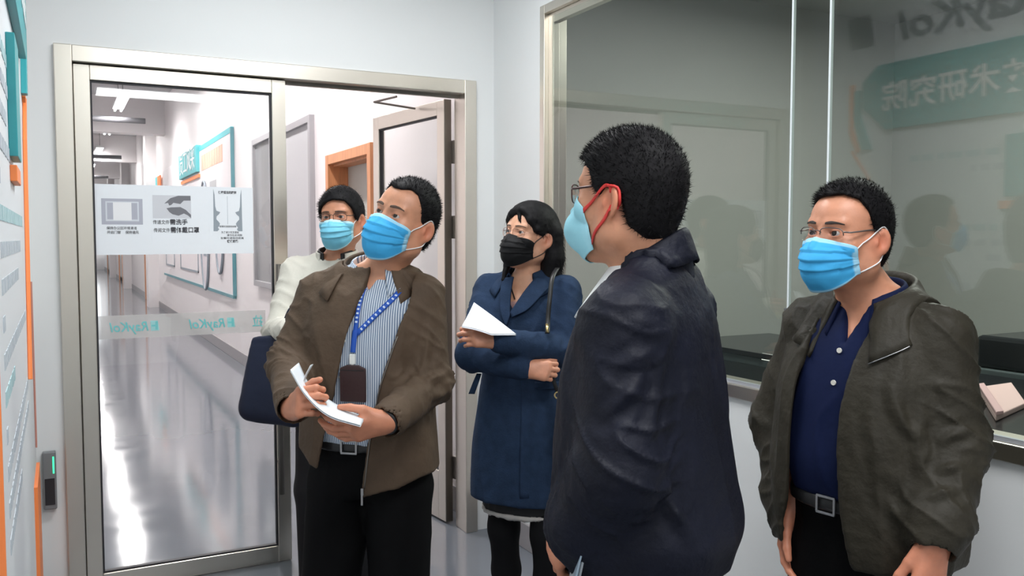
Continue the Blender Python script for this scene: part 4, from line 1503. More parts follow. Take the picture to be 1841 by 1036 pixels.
def man_brown():
    p = Person('man in a brown zip jacket, striped shirt and blue mask, reading from papers', 660, 2.52, 12)
    B = p.body
    hc = p.L(727, 397, 2.49)
    p.head(hc, 30, 13, 15, .965)
    sR, sL = np.array([.160, -.018, 1.352]), np.array([-.160, -.018, 1.352])
    eR, wR = p.L(519, 655, 2.52), p.L(527, 733, 2.28)
    eL, wL = p.L(776, 688, 2.47), p.L(697, 757, 2.27)
    tor = [(.84, 0, 0, .150, .095, .105, 2.2), (.95, 0, .0, .140, .10, .085, 2.2), (1.15, 0, 0, .145, .10, .09, 2.2), (1.30, 0, 0, .150, .095, .095, 2.2), (1.39, 0, -.01, .12, .07, .08, 2.1), (1.44, 0, -.01, .06, .05, .055, 2)]
    B.loft(tor, .03)
    B.cone(p.neck_top, (-.022, -.010, 1.40), .052, .058, .03)
    for sh, el, wr in ((sR, eR, wR), (sL, eL, wL)):
        B.chain([sh, el, wr], [.045, .036, .026], .02)
    hR, hL = np.array([.085, 0, .86]), np.array([-.085, 0, .86])
    kR, kL = np.array([.115, .03, .47]), np.array([-.105, .04, .47])
    fR, fL = np.array([.135, .0, .085]), np.array([-.12, .01, .085])
    B.chain([hR, kR, fR], [.075, .05, .035], .03); B.chain([hL, kL, fL], [.075, .05, .035], .03)
    gR = p.hand(wR+(wR-eR)*.02, p.dirL((.42, .30, -.85)), p.dirL((.80, -.1, .55)), 'R', (1.0, 1.25, .75), thumb=(.75, .45, .35), thumb_curl=(.35, .5))
    gL = p.hand(wL+(wL-eL)*.02, p.dirL((-.93, -.22, -.30)), p.dirL((-.05, .55, .80)), 'L', (.35, .5, .35), thumb=(.72, .55, .25), thumb_curl=(.55, .5))
    p.skin(skin_a)
    p.eyes((-.05, 1, .22))
    p.brows(M('eyebrow_brown', (.085, .050, .035), .8), .0085, .005, .0225)
    p.hair([(-180, -.072), (-140, -.066), (-118, -.035), (-106, .012), (-92, .014), (-82, -.006), (-73, .016), (-63, .050), (-50, .078), (-32, .088), (-12, .078), (0, .076), (12, .078), (32, .088), (50, .078), (63, .050), (73, .016), (82, -.006), (92, .014), (106, .012), (118, -.035), (140, -.066), (180, -.072)], th=.005, top=.015, strands=6000, slen=(.006, .012), flow=(0, .25, .45), seed=3, sides=.005)
    p.mask(mask_blue, white_cord, wide=.068, top=-.006, bot=-.138, edge=(-.026, -.082))
    # trousers
    T = Sdf()
    T.loft([(.78, 0, -.002, .172, .10, .12, 2.2), (.86, 0, -.002, .172, .108, .125, 2.2), (.95, 0, .0, .152, .113, .10, 2.3), (.965, 0, .0, .151, .113, .10, 2.3)], .03)
    p.legs(.088, .80, kR, kL, fR+(0, 0, -.03), fL+(0, 0, -.03), (.098, .085, .075), T, .025)
    p.garment('trousers', T, .010, black_cloth, dict(arms=[], amp=.005, tfreq=(9, 9, 3)))
    p.shoes(shoe_black, fR, fL, .15, -.12)
    # shirt
    Sh = Sdf()
    shirt_rows = [(.93, 0, .002, .156, .116, .105, 2.3), (1.0, 0, .006, .160, .124, .105, 2.3), (1.12, 0, .006, .158, .122, .102, 2.3), (1.25, 0, .004, .162, .116, .105, 2.3), (1.34, 0, -.002, .160, .100, .105, 2.2), (1.40, 0, -.012, .115, .076, .088, 2.1), (1.435, 0, -.012, .072, .062, .07, 2)]
    Sh.loft(shirt_rows, .02)
    Sh0 = Sdf(); Sh0.loft(shirt_rows, .02)
    Sh.add(lambda x, y, z: np.maximum(np.maximum(np.abs(x+.030)-np.interp(z, [1.375, 1.43, 1.47], [.001, .036, .055]), 1.372-z), .0-y), (-.10, .0, 1.37), (.06, .2, 1.5), .006, 's')
    st = stripe_mat('blue_striped_shirt', (.62, .68, .75), (.13, .19, .30), 165, .45)
    shirt = p.garment('shirt', Sh, .0052, st, dict(arms=[], amp=.0035, tfreq=(12, 12, 4), seed=2.0))
    p.collar('collar', [(.070, .066, -.006, 1.428, 1.405), (.064, .060, -.004, 1.468, 1.435), (.069, .067, -.004, 1.470, 1.430), (.096, .096, .006, 1.425, 1.352)], (136, 146), .003, st, shirt, over=Sh0, off=.004, cx=-.022)
    for z in (1.335, 1.235, 1.135, 1.035):
        q = p.front(Sh, [(.016+.02*(1.335-z)/.3, z)], .0025)[0]
        MB().tube([q, q+np.array([0, .003, 0])], .0055, 10).build('button', button_m, shirt)
    # belt
    Bl = Sdf()
    Bl.loft(shift([(.918, 0, .0, .156, .117, .104, 2.3), (.955, 0, .0, .156, .117, .104, 2.3)], .003), .01, ncap=.004)
    belt = p.garment('belt', Bl, .007, leather_black)
    q = p.front(Bl, [(.012, .937)], .003)[0]
    MB().obox(q+np.array([0, 0, .017]), (.024, 0, 0), (0, .003, 0), (0, 0, .003)).obox(q+np.array([0, 0, -.017]), (.024, 0, 0), (0, .003, 0), (0, 0, .003)).obox(q+np.array([.022, 0, 0]), (.003, 0, 0), (0, .003, 0), (0, 0, .017)).obox(q+np.array([-.022, 0, 0]), (.003, 0, 0), (0, .003, 0), (0, 0, .017)).build('buckle', steel_buckle, belt, .001)
    # jacket
    J = Sdf()
    jr = [(.76, 0, -.005, .205, .148, .150, 2.4), (.88, 0, -.002, .205, .150, .142, 2.4), (1.0, 0, .0, .197, .150, .132, 2.4), (1.15, 0, .0, .192, .148, .128, 2.4), (1.28, 0, -.002, .190, .136, .128, 2.4), (1.36, 0, -.008, .172, .112, .122, 2.3), (1.41, 0, -.012, .130, .088, .104, 2.2), (1.445, 0, -.014, .086, .074, .086, 2)]
    J.loft(jr, .03)
    for q, sh, el, wr in ((1, sR, eR, wR), (-1, sL, eL, wL)):
        J.cone((q*.06, -.018, 1.405), sh+np.array([0, 0, .004]), .040, .052, .05)
        J.chain([sh, el, el+(wr-el)*.97], [.061, .057, .048], .03)
    inner = [(.70, 0, -.002, .185, .138, .135, 2.4)]+[(r[0], r[1], r[2], r[3]-.017, r[4]-.017, r[5]-.017, r[6]) for r in jr[1:5]]+[(1.345, 0, -.008, .112, .074, .085, 2.2), (1.41, 0, -.01, .085, .068, .08, 2), (1.46, 0, -.01, .074, .068, .076, 2)]
    J.loft(inner, .004, 's', ztop=1.50)
    for el, wr in ((eR, wR), (eL, wL)):
        dd = (wr-el)/np.linalg.norm(wr-el)
        J.cone(wr-dd*.045, wr+dd*.06, .040, .040, .004, 's')
    le = np.array([p.L(x, y, 2.37) for x, y in ((655, 448), (642, 500), (617, 600), (590, 700), (566, 790), (546, 860), (535, 900))])
    ri = np.array([p.L(x, y, 2.37) for x, y in ((722, 470), (722, 545), (700, 620), (674, 700), (655, 790), (640, 890), (636, 930))])
    def opening(x, y, z):
        xl = np.interp(z, le[::-1, 2], le[::-1, 0]); xr = np.interp(z, ri[::-1, 2], ri[::-1, 0])
        return np.maximum(np.maximum(x-xl, xr-x), .01-y)+0*z
    J.add(opening, (-.3, 0, .6), (.3, .4, 1.6), .006, 's')
    hem = np.array([p.L(x, y, 2.38) for x, y in ((470, 800), (500, 825), (546, 858), (640, 903), (700, 888), (742, 872), (790, 862))])
    def hemcut(x, y, z):
        return np.interp(x, hem[::-1, 0], hem[::-1, 2])-z+0*y
    J.cut(hemcut, .004)
    brown = M('brown_jacket_cloth', (.092, .062, .041), .68, spec=.22, bump=(26, .55, .010), var=(10, .15))
    L_ = lambda x, y, d=2.38: p.L(x, y, d)
    cr = [([L_(560, 520), L_(585, 600), L_(590, 680)], .004, .014), ([L_(730, 560), L_(745, 650), L_(738, 740)], .011, .014), ([L_(775, 560, 2.44), L_(765, 640, 2.42), L_(748, 700, 2.4)], .009, .011),
          ([L_(740, 700), L_(780, 680, 2.4), L_(815, 665, 2.44)], .010, .010), ([L_(725, 735, 2.33), L_(770, 715, 2.38), L_(812, 705, 2.44)], .009, .010), ([L_(545, 600, 2.42), L_(520, 625, 2.42), L_(485, 640, 2.46)], .009, .010), ([L_(690, 800), L_(705, 840), L_(700, 880)], .006, .012)]
    jk = p.garment('jacket', J, .0052, brown, dict(arms=[(sR, eR, wR), (sL, eL, wL)], amp=.0062, tfreq=(8, 8, 2.4), sfreq=21, seed=4.0, elbow=.9), cr)
    p.collar('collar', [(.092, .086, -.012, 1.420, 1.372), (.082, .078, -.010, 1.474, 1.425), (.088, .086, -.010, 1.478, 1.420), (.132, .118, .004, 1.415, 1.335)], (124, 140), .006, brown, jk, over=J, cx=-.014)
    # zip along the right-hand edge with a pull
    zp = [np.array([np.interp(z, ri[::-1, 2], ri[::-1, 0])+.001, 0, z]) for z in np.linspace(.83, 1.25, 24)]
    zp = [p.front(J, [(v[0]-.008, v[2])], .001)[0] for v in zp]
    MB().tube(zp, .0022, 6).build('zip', steel_dark, jk, smooth=True)
    q = zp[0]
    MB().obox(q+np.array([.004, .006, -.008]), (.004, 0, 0), (0, .002, 0), (0, 0, .010)).obox(q+np.array([.005, .006, -.032]), (.003, 0, 0), (0, .0015, 0), (0, 0, .014)).build('zip_pull', steel_buckle, jk, .001)
    # watch
    dd = (wL-eL)/np.linalg.norm(wL-eL)
    a = np.cross(dd, [0, 0, 1.]); a /= np.linalg.norm(a); b = np.cross(a, dd)
    wc = wL+dd*.008
    MB().tube([wc+.031*(math.cos(t)*a+math.sin(t)*b) for t in np.linspace(0, 2*PI, 24, endpoint=False)], .0055, 8, closed=True).build('watch_strap', leather_black, p.root, smooth=True)
    # lanyard and badge
    bl = M('lanyard_blue', (.012, .085, .46), .6)
    def lx(x, y, d=2.385):
        v = p.L(x, y, d); return (v[0], v[2])
    ls, _ = strap_path(p, Sh, [lx(642, 498), lx(636, 545), lx(631, 600)], .0125, .004, .0016, bl, p.root, 'lanyard')
    l2, P2 = strap_path(p, Sh, [lx(704, 524), lx(694, 541), lx(665, 572), lx(634, 603)], .0140, .005, .0016, bl, ls)
    l3, P3 = strap_path(p, Sh, [lx(632, 596), lx(630, 615), lx(628, 636)], .0150, .0065, .0020, bl, ls)
    lw = M('lanyard_white', (.62, .72, .85), .6)
    m = MB()
    for (PP, rng) in ((P2, (6, 9, 12, 14, 16, 18, 20, 22, 24, 26)), (_, (10, 12, 14, 16, 18, 20, 22, 24))):
        for i in rng:
            c = PP[i, 1]+np.array([0, .0013, 0]); t = PP[i+1, 1]-PP[i-1, 1]; t /= np.linalg.norm(t); w_ = PP[i, 2]-PP[i, 0]; w_ /= np.linalg.norm(w_)
            m.obox(c, t*.0026, np.cross(t, w_)*.0003, w_*.0034)
    m.build('lettering', lw, ls)
    ls.data.name = 'lanyard'
    c = p.front(Sh, [lx(628, 648)], .008)[0]
    MB().obox(c, (.0085, 0, 0), (0, .004, 0), (0, 0, .014)).obox(c+np.array([0, .0, -.018]), (.004, 0, 0), (0, .003, 0), (0, 0, .008)).build('clip', M('white_plastic', (.78, .80, .78), .4), ls, .0015)
    c = p.front(Sh, [lx(629, 692)], .010)[0]
    bw, bh = .038, .051
    poly = [(-bw, -bh), (bw, -bh), (bw, bh*.82), (bw*.45, bh), (-bw*.45, bh), (-bw, bh*.82)]
    bd_ = MB().prism([(c[0]+u_, c[2]+v_) for u_, v_ in poly], 'y', c[1]-.004, c[1]+.004).build('badge_holder', M('brown_leather', (.040, .017, .018), .42, bump=(120, .3, .002)), ls, .003)
    MB().box(c[0]-bw+.004, c[0]+bw-.004, c[1]+.0042, c[1]+.0055, c[2]+bh*.70, c[2]+bh*.74).build('stitching', leather_black, ls)
    return p, gR, gL
brown_man, gR_, gL_ = man_brown()

# papers held by the man in brown
pp = [[W(537, 655, 2.30), W(558, 695, 2.29), W(600, 727, 2.27), (W(655, 754, 2.25))],
      [W(530, 661, 2.24), W(554, 703, 2.23), W(595, 738, 2.21), (W(652, 760, 2.19))],
      [W(522, 668, 2.18), W(549, 712, 2.17), W(590, 749, 2.15), (W(648, 768, 2.13))]]
c0 = W(590, 735, 2.2)
hp = thing('folded_papers', 'curled white papers held in both hands by the man in brown', 'papers', tuple(c0))
thin_paper = M('thin_paper', (.70, .74, .78), .65)
sheet('page', np.array(pp)-c0, .0012, thin_paper, hp, 30, 8)
sheet('page', np.array([[q+np.array([0, 0, .004]) for q in r] for r in pp])*1.0-c0, .0010, thin_paper, hp, 30, 8)
sheet('page', np.array([[W(563, 655, 2.28), W(549, 683, 2.27), W(552, 705, 2.26)], [W(558, 657, 2.25), W(545, 685, 2.24), W(549, 708, 2.23)]])-c0, .0010, thin_paper, hp, 10, 4)

# ================================================================== man standing behind, in the pale jacket
def man_behind():
    p = Person('man in a pale cream jacket and glasses standing behind the man in brown', 604, 3.62, 6)
    B = p.body
    hc = p.L(614, 394, 3.60)
    p.head(hc, 12, 4, -2, .985)
    sR, sL = np.array([.175, -.01, 1.375]), np.array([-.175, -.01, 1.375])
    eR, wR = p.L(503, 596, 3.56), p.L(527, 594, 3.34)
    eL, wL = np.array([-.25, .02, 1.10]), np.array([-.17, .22, 1.02])
    B.loft([(.86, 0, 0, .150, .095, .105, 2.2), (1.15, 0, 0, .145, .10, .09, 2.2), (1.32, 0, 0, .150, .095, .095, 2.2), (1.40, 0, -.01, .11, .065, .075, 2.1), (1.45, 0, -.01, .06, .05, .055, 2)], .03)
    B.cone(p.neck_top, (0, -.012, 1.41), .052, .060, .03)
    B.chain([sR, eR, wR], [.045, .036, .026], .02); B.chain([sL, eL, wL], [.045, .036, .026], .02)
    kR, kL = np.array([.10, .03, .47]), np.array([-.10, .03, .47])
    fR, fL = np.array([.11, .0, .085]), np.array([-.11, .0, .085])
    B.chain([(.085, 0, .86), kR, fR], [.075, .05, .035], .03); B.chain([(-.085, 0, .86), kL, fL], [.075, .05, .035], .03)
    p.hand(wR, p.dirL((.6, .0, -.75)), p.dirL((.6, .2, .75)), 'R', (.9, 1.2, .7))
    p.hand(wL, p.dirL((-.5, -.1, -.8)), p.dirL((-.7, .1, .6)), 'L', (.7, .9, .5))
    p.skin(skin_mat('skin_deep', (.50, .225, .13)))
    p.eyes((-.1, 1, .05))
    p.brows(MATS['eyebrow_brown'], .007, .003, .021)
    p.hair([(-180, -.078), (-140, -.072), (-115, -.045), (-100, .008), (-88, .000), (-78, -.018), (-64, .000), (-52, .035), (-30, .066), (0, .070), (15, .064), (30, .050), (48, .032), (62, .012), (78, -.020), (88, .0), (100, .008), (115, -.045), (140, -.072), (180, -.078)], th=.014, top=.024, strands=3500, slen=(.008, .016), flow=(.4, .5, -.2), seed=5, sides=.013)
    p.mask(mask_mat('surgical_blue_pale', (.17, .50, .66), (.45, .68, .76)), white_cord, wide=.066, top=-.012, bot=-.136, edge=(-.026, -.084))
    p.specs(M('dark_spectacle_frame', (.02, .018, .02), .3, metal=.3), half=False, zc=-.002, w_=.026, h_=.0155, r_=.0011, thick=.0018)
    T = Sdf()
    T.loft([(.78, 0, -.002, .168, .10, .12, 2.2), (.86, 0, -.002, .168, .105, .12, 2.2), (.97, 0, 0, .15, .11, .10, 2.3)], .03)
    p.legs(.085, .80, kR, kL, fR+(0, 0, -.03), fL+(0, 0, -.03), (.095, .075, .065), T)
    p.garment('trousers', T, .012, M('charcoal_trouser_cloth', (.016, .016, .018), .75, spec=.2))
    p.shoes(shoe_black, fR, fL, .1, -.1)
    J = Sdf()
    jr = [(.80, 0, 0, .200, .145, .145, 2.4), (1.0, 0, 0, .190, .145, .130, 2.4), (1.25, 0, 0, .186, .135, .125, 2.4), (1.35, 0, -.006, .170, .11, .12, 2.3), (1.405, 0, -.012, .125, .086, .10, 2.2), (1.44, 0, -.014, .082, .072, .082, 2)]
    J.loft(jr, .03)
    for q, sh, el, wr in ((1, sR, eR, wR), (-1, sL, eL, wL)):
        J.cone((q*.06, -.015, 1.415), sh, .04, .054, .05)
        J.chain([sh, el, el+(wr-el)*.95], [.066, .062, .05], .03)
    cream = M('cream_jacket_cloth', (.62, .60, .53), .7, spec=.25, bump=(40, .25, .005), var=(8, .05))
    J.loft([(1.36, 0, -.008, .06, .06, .06, 2), (1.50, 0, -.008, .066, .066, .07, 2)], .01, 's', ncap=.03)
    jk = p.garment('jacket', J, .009, cream, dict(arms=[(sR, eR, wR), (sL, eL, wL)], amp=.006, tfreq=(9, 9, 3), sfreq=20, seed=8.0))
    p.collar('collar', [(.086, .080, -.010, 1.41, 1.395), (.082, .078, -.008, 1.478, 1.455)], 140, .006, cream, jk)
    p.collar('inner_collar', [(.076, .070, -.008, 1.41, 1.385), (.072, .070, -.006, 1.490, 1.455)], 150, .006, M('black_collar', (.012, .012, .013), .7), jk)
    return p
behind_man = man_behind()

# navy tote bag on his forearm
tb = thing('tote_bag', 'dark navy tote bag hanging from the arm of the man in the pale jacket', 'bag', tuple(W(475, 750, 3.42)))
q0 = W(475, 750, 3.42)
navy_bag = M('navy_bag_fabric', (.008, .013, .034), .6, spec=.3, bump=(30, .3, .005))
def tote():
    S_ = Sdf()
    cs = [W(447, 616, 3.44)-q0, W(540, 610, 3.38)-q0, W(427, 735, 3.44)-q0, W(545, 752, 3.36)-q0]
    dv = np.array([CF[0], CF[1], 0])*.05
    G = []
    rows = 10
    Sx = Sdf()
    for i in range(rows):
        f = i/(rows-1)
        a = cs[0]*(1-f)+cs[2]*f; b = cs[1]*(1-f)+cs[3]*f
        fat = .018+.035*math.sin(min(1, f*1.1)*PI*.5)
        u_ = (b-a)/np.linalg.norm(b-a)
        Sx.cone(a+u_*fat+dv*.8, b-u_*fat+dv*.8, fat, fat, .012)
    lo, hi = bounds(Sx)
    V, Fc = mesh_sdf(Sx, lo, hi, .007, rel=3)
    N = vnormals(V, Fc)
    V = V+N*(.006*pnoise(V*14))[:, None]
    link('bag_body', fast_mesh('bag_body', V, [Fc]), navy_bag, tb)
    for k, dd in enumerate((-.02, .05)):
        a = cs[0]*.42+cs[1]*.58+dv*(.8+dd*12); b = cs[0]*.12+cs[1]*.88+dv*(.8+dd*12)
        t_ = (W(524, 572, 3.40)-q0)+np.array([0, 0, .035])
        C_ = cr_grid(np.array([[a], [a*.5+t_*.5+np.array([0, 0, .02])], [t_+dv*dd*6], [b*.5+t_*.5+np.array([0, 0, .02])], [b]]), 1, 20)[:, 0]
        MB().tube(C_, .008, 8).build('handle', navy_bag, tb, smooth=True)
tote()

# ================================================================== woman in the blue coat
def woman():
    p = Person('woman in a blue wool coat and black mask with arms crossed over papers', 945, 3.2, 24)
    B = p.body
    hc = p.L(953, 424, 3.18)
    p.head(hc, 46, 10, 4, .945, jaw=.93)
    sR, sL = np.array([.152, -.012, 1.325]), np.array([-.152, -.012, 1.325])
    eR, wR = p.L(846, 640, 3.10), p.L(944, 664, 2.985)
    eL, wL = p.L(1022, 632, 3.08), p.L(892, 612, 2.945)
    B.loft([(.80, 0, 0, .140, .09, .11, 2.2), (.98, 0, 0, .120, .085, .085, 2.2), (1.18, 0, 0, .128, .10, .085, 2.2), (1.28, 0, 0, .130, .085, .085, 2.2), (1.345, 0, -.01, .10, .06, .07, 2.1), (1.385, 0, -.01, .055, .045, .05, 2)], .03)
    B.cone(p.neck_top, (0, -.008, 1.36), .044, .050, .025)
    B.chain([sR, eR, wR], [.036, .03, .022], .02); B.chain([sL, eL, wL], [.036, .03, .022], .02)
    kR, kL = np.array([.075, .03, .44]), np.array([-.105, .05, .44])
    fR, fL = np.array([.075, .0, .085]), np.array([-.11, .04, .085])
    B.chain([(.075, 0, .80), kR, fR], [.07, .045, .03], .03); B.chain([(-.075, 0, .80), kL, fL], [.07, .045, .03], .03)
    p.hand(wR, p.dirL((.98, -.08, -.12)), p.dirL((.0, -.15, .98)), 'R', (.75, .95, .6), thumb=(.8, .3, .3), sc=.88, r0=.024)
    p.hand(wL, p.dirL((-.93, .16, -.30)), p.dirL((-.20, -.25, .95)), 'L', (.55, .8, .5), thumb=(.85, .45, .1), thumb_curl=(.3, .3), sc=.88, r0=.024)
    p.skin(skin_mat('skin_fair', (.66, .35, .225)))
    p.eyes((.0, 1, .18))
    p.brows(brow_dark, .0042, .004, .021)
    def extra(S_):
        H = p.HP
        # long hair behind the ears down to the shoulders, one lock in front
        S_.chain([H((-.055, -.055, .02)), H((-.070, -.072, -.07)), H((-.068, -.085, -.15)), H((-.072, -.105, -.20))], [.045, .040, .036, .012], .02)
        S_.chain([H((.0, -.085, .02)), H((.0, -.09, -.08)), H((-.01, -.095, -.16)), H((-.03, -.11, -.21))], [.05, .045, .04, .012], .02)
        S_.chain([H((.055, -.055, .02)), H((.068, -.05, -.07)), H((.066, -.045, -.14)), H((.060, -.04, -.19))], [.045, .034, .026, .010], .02)
        S_.chain([H((.060, .045, .050)), H((.078, .028, .0)), H((.078, .022, -.06)), H((.066, .030, -.12)), H((.052, .050, -.185))], [.020, .016, .014, .013, .008], .012)
        S_.chain([H((-.020, .075, .085)), H((-.056, .066, .052)), H((-.073, .040, .020)), H((-.080, .015, .010))], [.014, .013, .012, .010], .012)
        S_.chain([H((-.012, .078, .085)), H((.030, .080, .066)), H((.060, .060, .045))], [.014, .014, .014], .012)
        # wisp of fringe beside the parting
        S_.chain([H((-.006, .086, .080)), H((-.020, .090, .052)), H((-.030, .088, .034))], [.008, .006, .003], .006)
        S_.ell(H((-.092, -.008, -.020)), (.030, .020, .034), .006, 's', p.HR)
    p.hair([(-180, -.10), (-130, -.09), (-110, -.04), (-98, .010), (-86, .018), (-70, .030), (-55, .052), (-35, .074), (-12, .088), (0, .092), (12, .084), (35, .062), (55, .030), (70, -.01), (85, -.05), (110, -.08), (130, -.09), (180, -.10)], th=.016, top=.020, strands=3000, slen=(.012, .03), flow=(0, -.5, -.9), seed=9, extra=extra, sides=.014, spike=.12)
    p.mask(mask_mat('black_mask_cloth', (.006, .006, .007), (.008, .008, .009), .7), M('black_cord', (.012, .012, .012), .6), wide=.064, top=-.012, bot=-.132, edgey=(.044, .024), edge=(-.030, -.088))
    p.specs(M('gold_spectacle_frame', (.55, .32, .22), .3, metal=.8), zc=-.004, w_=.0245, h_=.0155, r_=.0008, thick=.001)
    # coat
    rows = [(.545, 0, .01, .205, .150, .165, 2.3), (.75, 0, .008, .200, .142, .155, 2.3), (.95, 0, .002, .172, .125, .130, 2.3), (1.03, 0, .0, .160, .122, .118, 2.3), (1.15, 0, 0, .160, .132, .112, 2.3), (1.26, 0, -.002, .160, .118, .112, 2.3), (1.32, 0, -.008, .145, .096, .104, 2.2), (1.365, 0, -.012, .105, .074, .088, 2.1), (1.395, 0, -.014, .070, .062, .072, 2)]
    J = Sdf(); J.loft(rows, .03)
    for q, sh, el, wr in ((1, sR, eR, wR), (-1, sL, eL, wL)):
        J.cone((q*.05, -.014, 1.375), sh+np.array([0, 0, .004]), .034, .045, .04)
    J.chain([sR, eR, eR+(wR-eR)*.94], [.060, .054, .043], .025)
    J.chain([sL, eL, eL+(wL-eL)*.94], [.060, .056, .045], .018)
    J0 = Sdf(); J0.loft(rows, .03)
    vt = p.L(911, 566, 3.07)
    vx = vt[0]
    def vcut(x, y, z):
        w_ = np.interp(z, [vt[2], 1.36, 1.45], [0, .056, .075])
        cx_ = np.interp(z, [vt[2], 1.38], [vx, .0])
        return np.maximum(np.maximum(np.abs(x-cx_)-w_, vt[2]-z), .0-y)
    J.add(vcut, (-.15, 0, vt[2]), (.15, .3, 1.5), .004, 's')
    J.loft([(1.15, 0, .0, .12, .09, .09, 2.1), (1.28, 0, .0, .115, .085, .085, 2.1), (1.36, 0, -.01, .07, .06, .065, 2), (1.46, 0, -.01, .06, .06, .065, 2)], .006, 's', ncap=.01)
    J.cut(lambda x, y, z: .56-z, .004)
    blue = M('blue_wool_coat', (.019, .036, .074), .9, spec=.15, bump=(180, .4, .003), var=(30, .16))
    L_ = lambda x, y, d=3.05: p.L(x, y, d)
    crs = [([L_(930, 690), L_(932, 780), L_(930, 900)], .008, .010), ([L_(985, 625, 3.0), L_(1010, 610), L_(1032, 585, 3.1)], .008, .012), ([L_(870, 560, 3.08), L_(860, 600, 3.06), L_(850, 620, 3.06)], .007, .012)]
    coat = p.garment('coat', J, .0068, blue, dict(arms=[(sR, eR, wR), (sL, eL, wL)], amp=.0042, tfreq=(7, 7, 2.2), sfreq=18, seed=12.0), crs)
    top = Sdf(); top.loft([(1.10, 0, .0, .135, .108, .09, 2.2), (1.22, 0, 0, .135, .104, .09, 2.2), (1.30, 0, -.004, .12, .084, .085, 2.1)], .02)
    p.garment('inner_top', top, .009, M('rose_top', (.42, .25, .24), .8))
    # lapels and collar
    def xz(x, y, d=3.07):
        v = p.L(x, y, d); return (v[0], v[2])
    p.drape('lapel', J0, [[xz(950, 500), xz(972, 505), xz(985, 508)], [xz(940, 515), xz(962, 520), xz(974, 524)], [xz(925, 540), xz(940, 550), xz(948, 556)], [xz(911, 564), xz(914, 568), xz(916, 572)]], .012, .007, blue, coat, 12, 22, 2)
    p.drape('lapel', J0, [[xz(903, 500), xz(888, 502), xz(876, 503)], [xz(904, 520), xz(889, 526), xz(880, 528)], [xz(907, 545), xz(896, 560), xz(888, 560)], [xz(911, 568), xz(906, 585), xz(903, 588)]], .010, .007, blue, coat, 12, 22, 2)
    p.collar('collar', [(.074, .070, -.012, 1.375, 1.34), (.066, .064, -.010, 1.425, 1.375), (.074, .074, -.010, 1.43, 1.375), (.118, .108, .004, 1.365, 1.300)], 138, .007, blue, coat, over=J0)
    # overlapping front edge, pocket flap, tie
    p.drape('front_edge', J0, [[xz(917, 600), xz(926, 600), xz(940, 600)], [xz(929, 690), xz(942, 690), xz(958, 690)], [xz(931, 800), xz(946, 800), xz(964, 800)], [xz(930, 899), xz(946, 899), xz(966, 899)]], .003, .005, blue, coat, 9, 30, sink=.012)
    p.drape('pocket_flap', J0, [[xz(957, 688), xz(1015, 690)], [xz(958, 701), xz(1016, 704)]], .007, .006, blue, coat, 10, 5)
    a = [p.L(862, 672, 3.10), p.L(856, 690, 3.09), p.L(849, 708, 3.10)]
    sheet('belt_tie', [[a[0]+(-.008, 0, 0), a[1]+(-.010, .004, 0), a[2]+(-.010, 0, 0)], [a[0]+(.008, .006, 0), a[1]+(.010, .01, 0), a[2]+(.012, .006, 0)]], .004, blue, coat, 12, 4)
    # dress hem under the coat, tights, shoes
    Dr = Sdf(); Dr.loft([(.515, 0, .005, .165, .12, .13, 2.2), (.62, 0, .005, .165, .12, .13, 2.2), (.85, 0, 0, .14, .1, .11, 2.2)], .02)
    dr = p.garment('dress', Dr, .010, M('black_dress', (.012, .012, .014), .8), dict(arms=[], amp=.010, tfreq=(16, 16, 2)))
    Hm = Sdf(); Hm.loft([(.505, 0, .005, .169, .124, .134, 2.2), (.522, 0, .005, .169, .124, .134, 2.2)], .01, ncap=.004)
    p.garment('hem_trim', Hm, .008, M('pale_hem', (.42, .40, .38), .8), dict(arms=[], amp=.010, tfreq=(16, 16, 2)), parent=dr)
    T = Sdf()
    T.chain([(.075, 0, .75), kR, np.array([.076, .005, .27]), fR], [.075, .056, .052, .036], .03); T.chain([(-.075, 0, .75), kL, np.array([-.108, .04, .27]), fL], [.075, .056, .052, .036], .03)
    p.garment('tights', T, .010, M('black_tights', (.006, .006, .007), .8, spec=.15))
    p.shoes(shoe_black, fR, fL, 0, 0)
    MB().tube([p.front(B, [(vx+.028, 1.335)], .003)[0], p.front(B, [(vx+.004, 1.30)], .006)[0]], .0022, 6).build('necklace_cord', M('black_cord', (.012, .012, .012), .6), p.root)
    return p, J0
woman_p, coat_sdf = woman()

# papers in her hand
c0 = W(878, 580, 2.93)
wp = thing('loose_papers', 'folded white papers held by the woman in the blue coat', 'papers', tuple(c0))
ctrl = np.array([[W(852, 546, 3.00), W(885, 570, 2.97), W(928, 603, 2.93)], [W(842, 567, 2.95), W(872, 587, 2.92), W(905, 603, 2.90)], [W(830, 589, 2.90), W(856, 594, 2.88), W(884, 603, 2.87)]])
sheet('page', ctrl-c0, .0012, paper_white, wp, 20, 14)
sheet('page', ctrl+np.array([0, 0, .004])-c0+CF*.004, .0012, paper_white, wp, 20, 14)

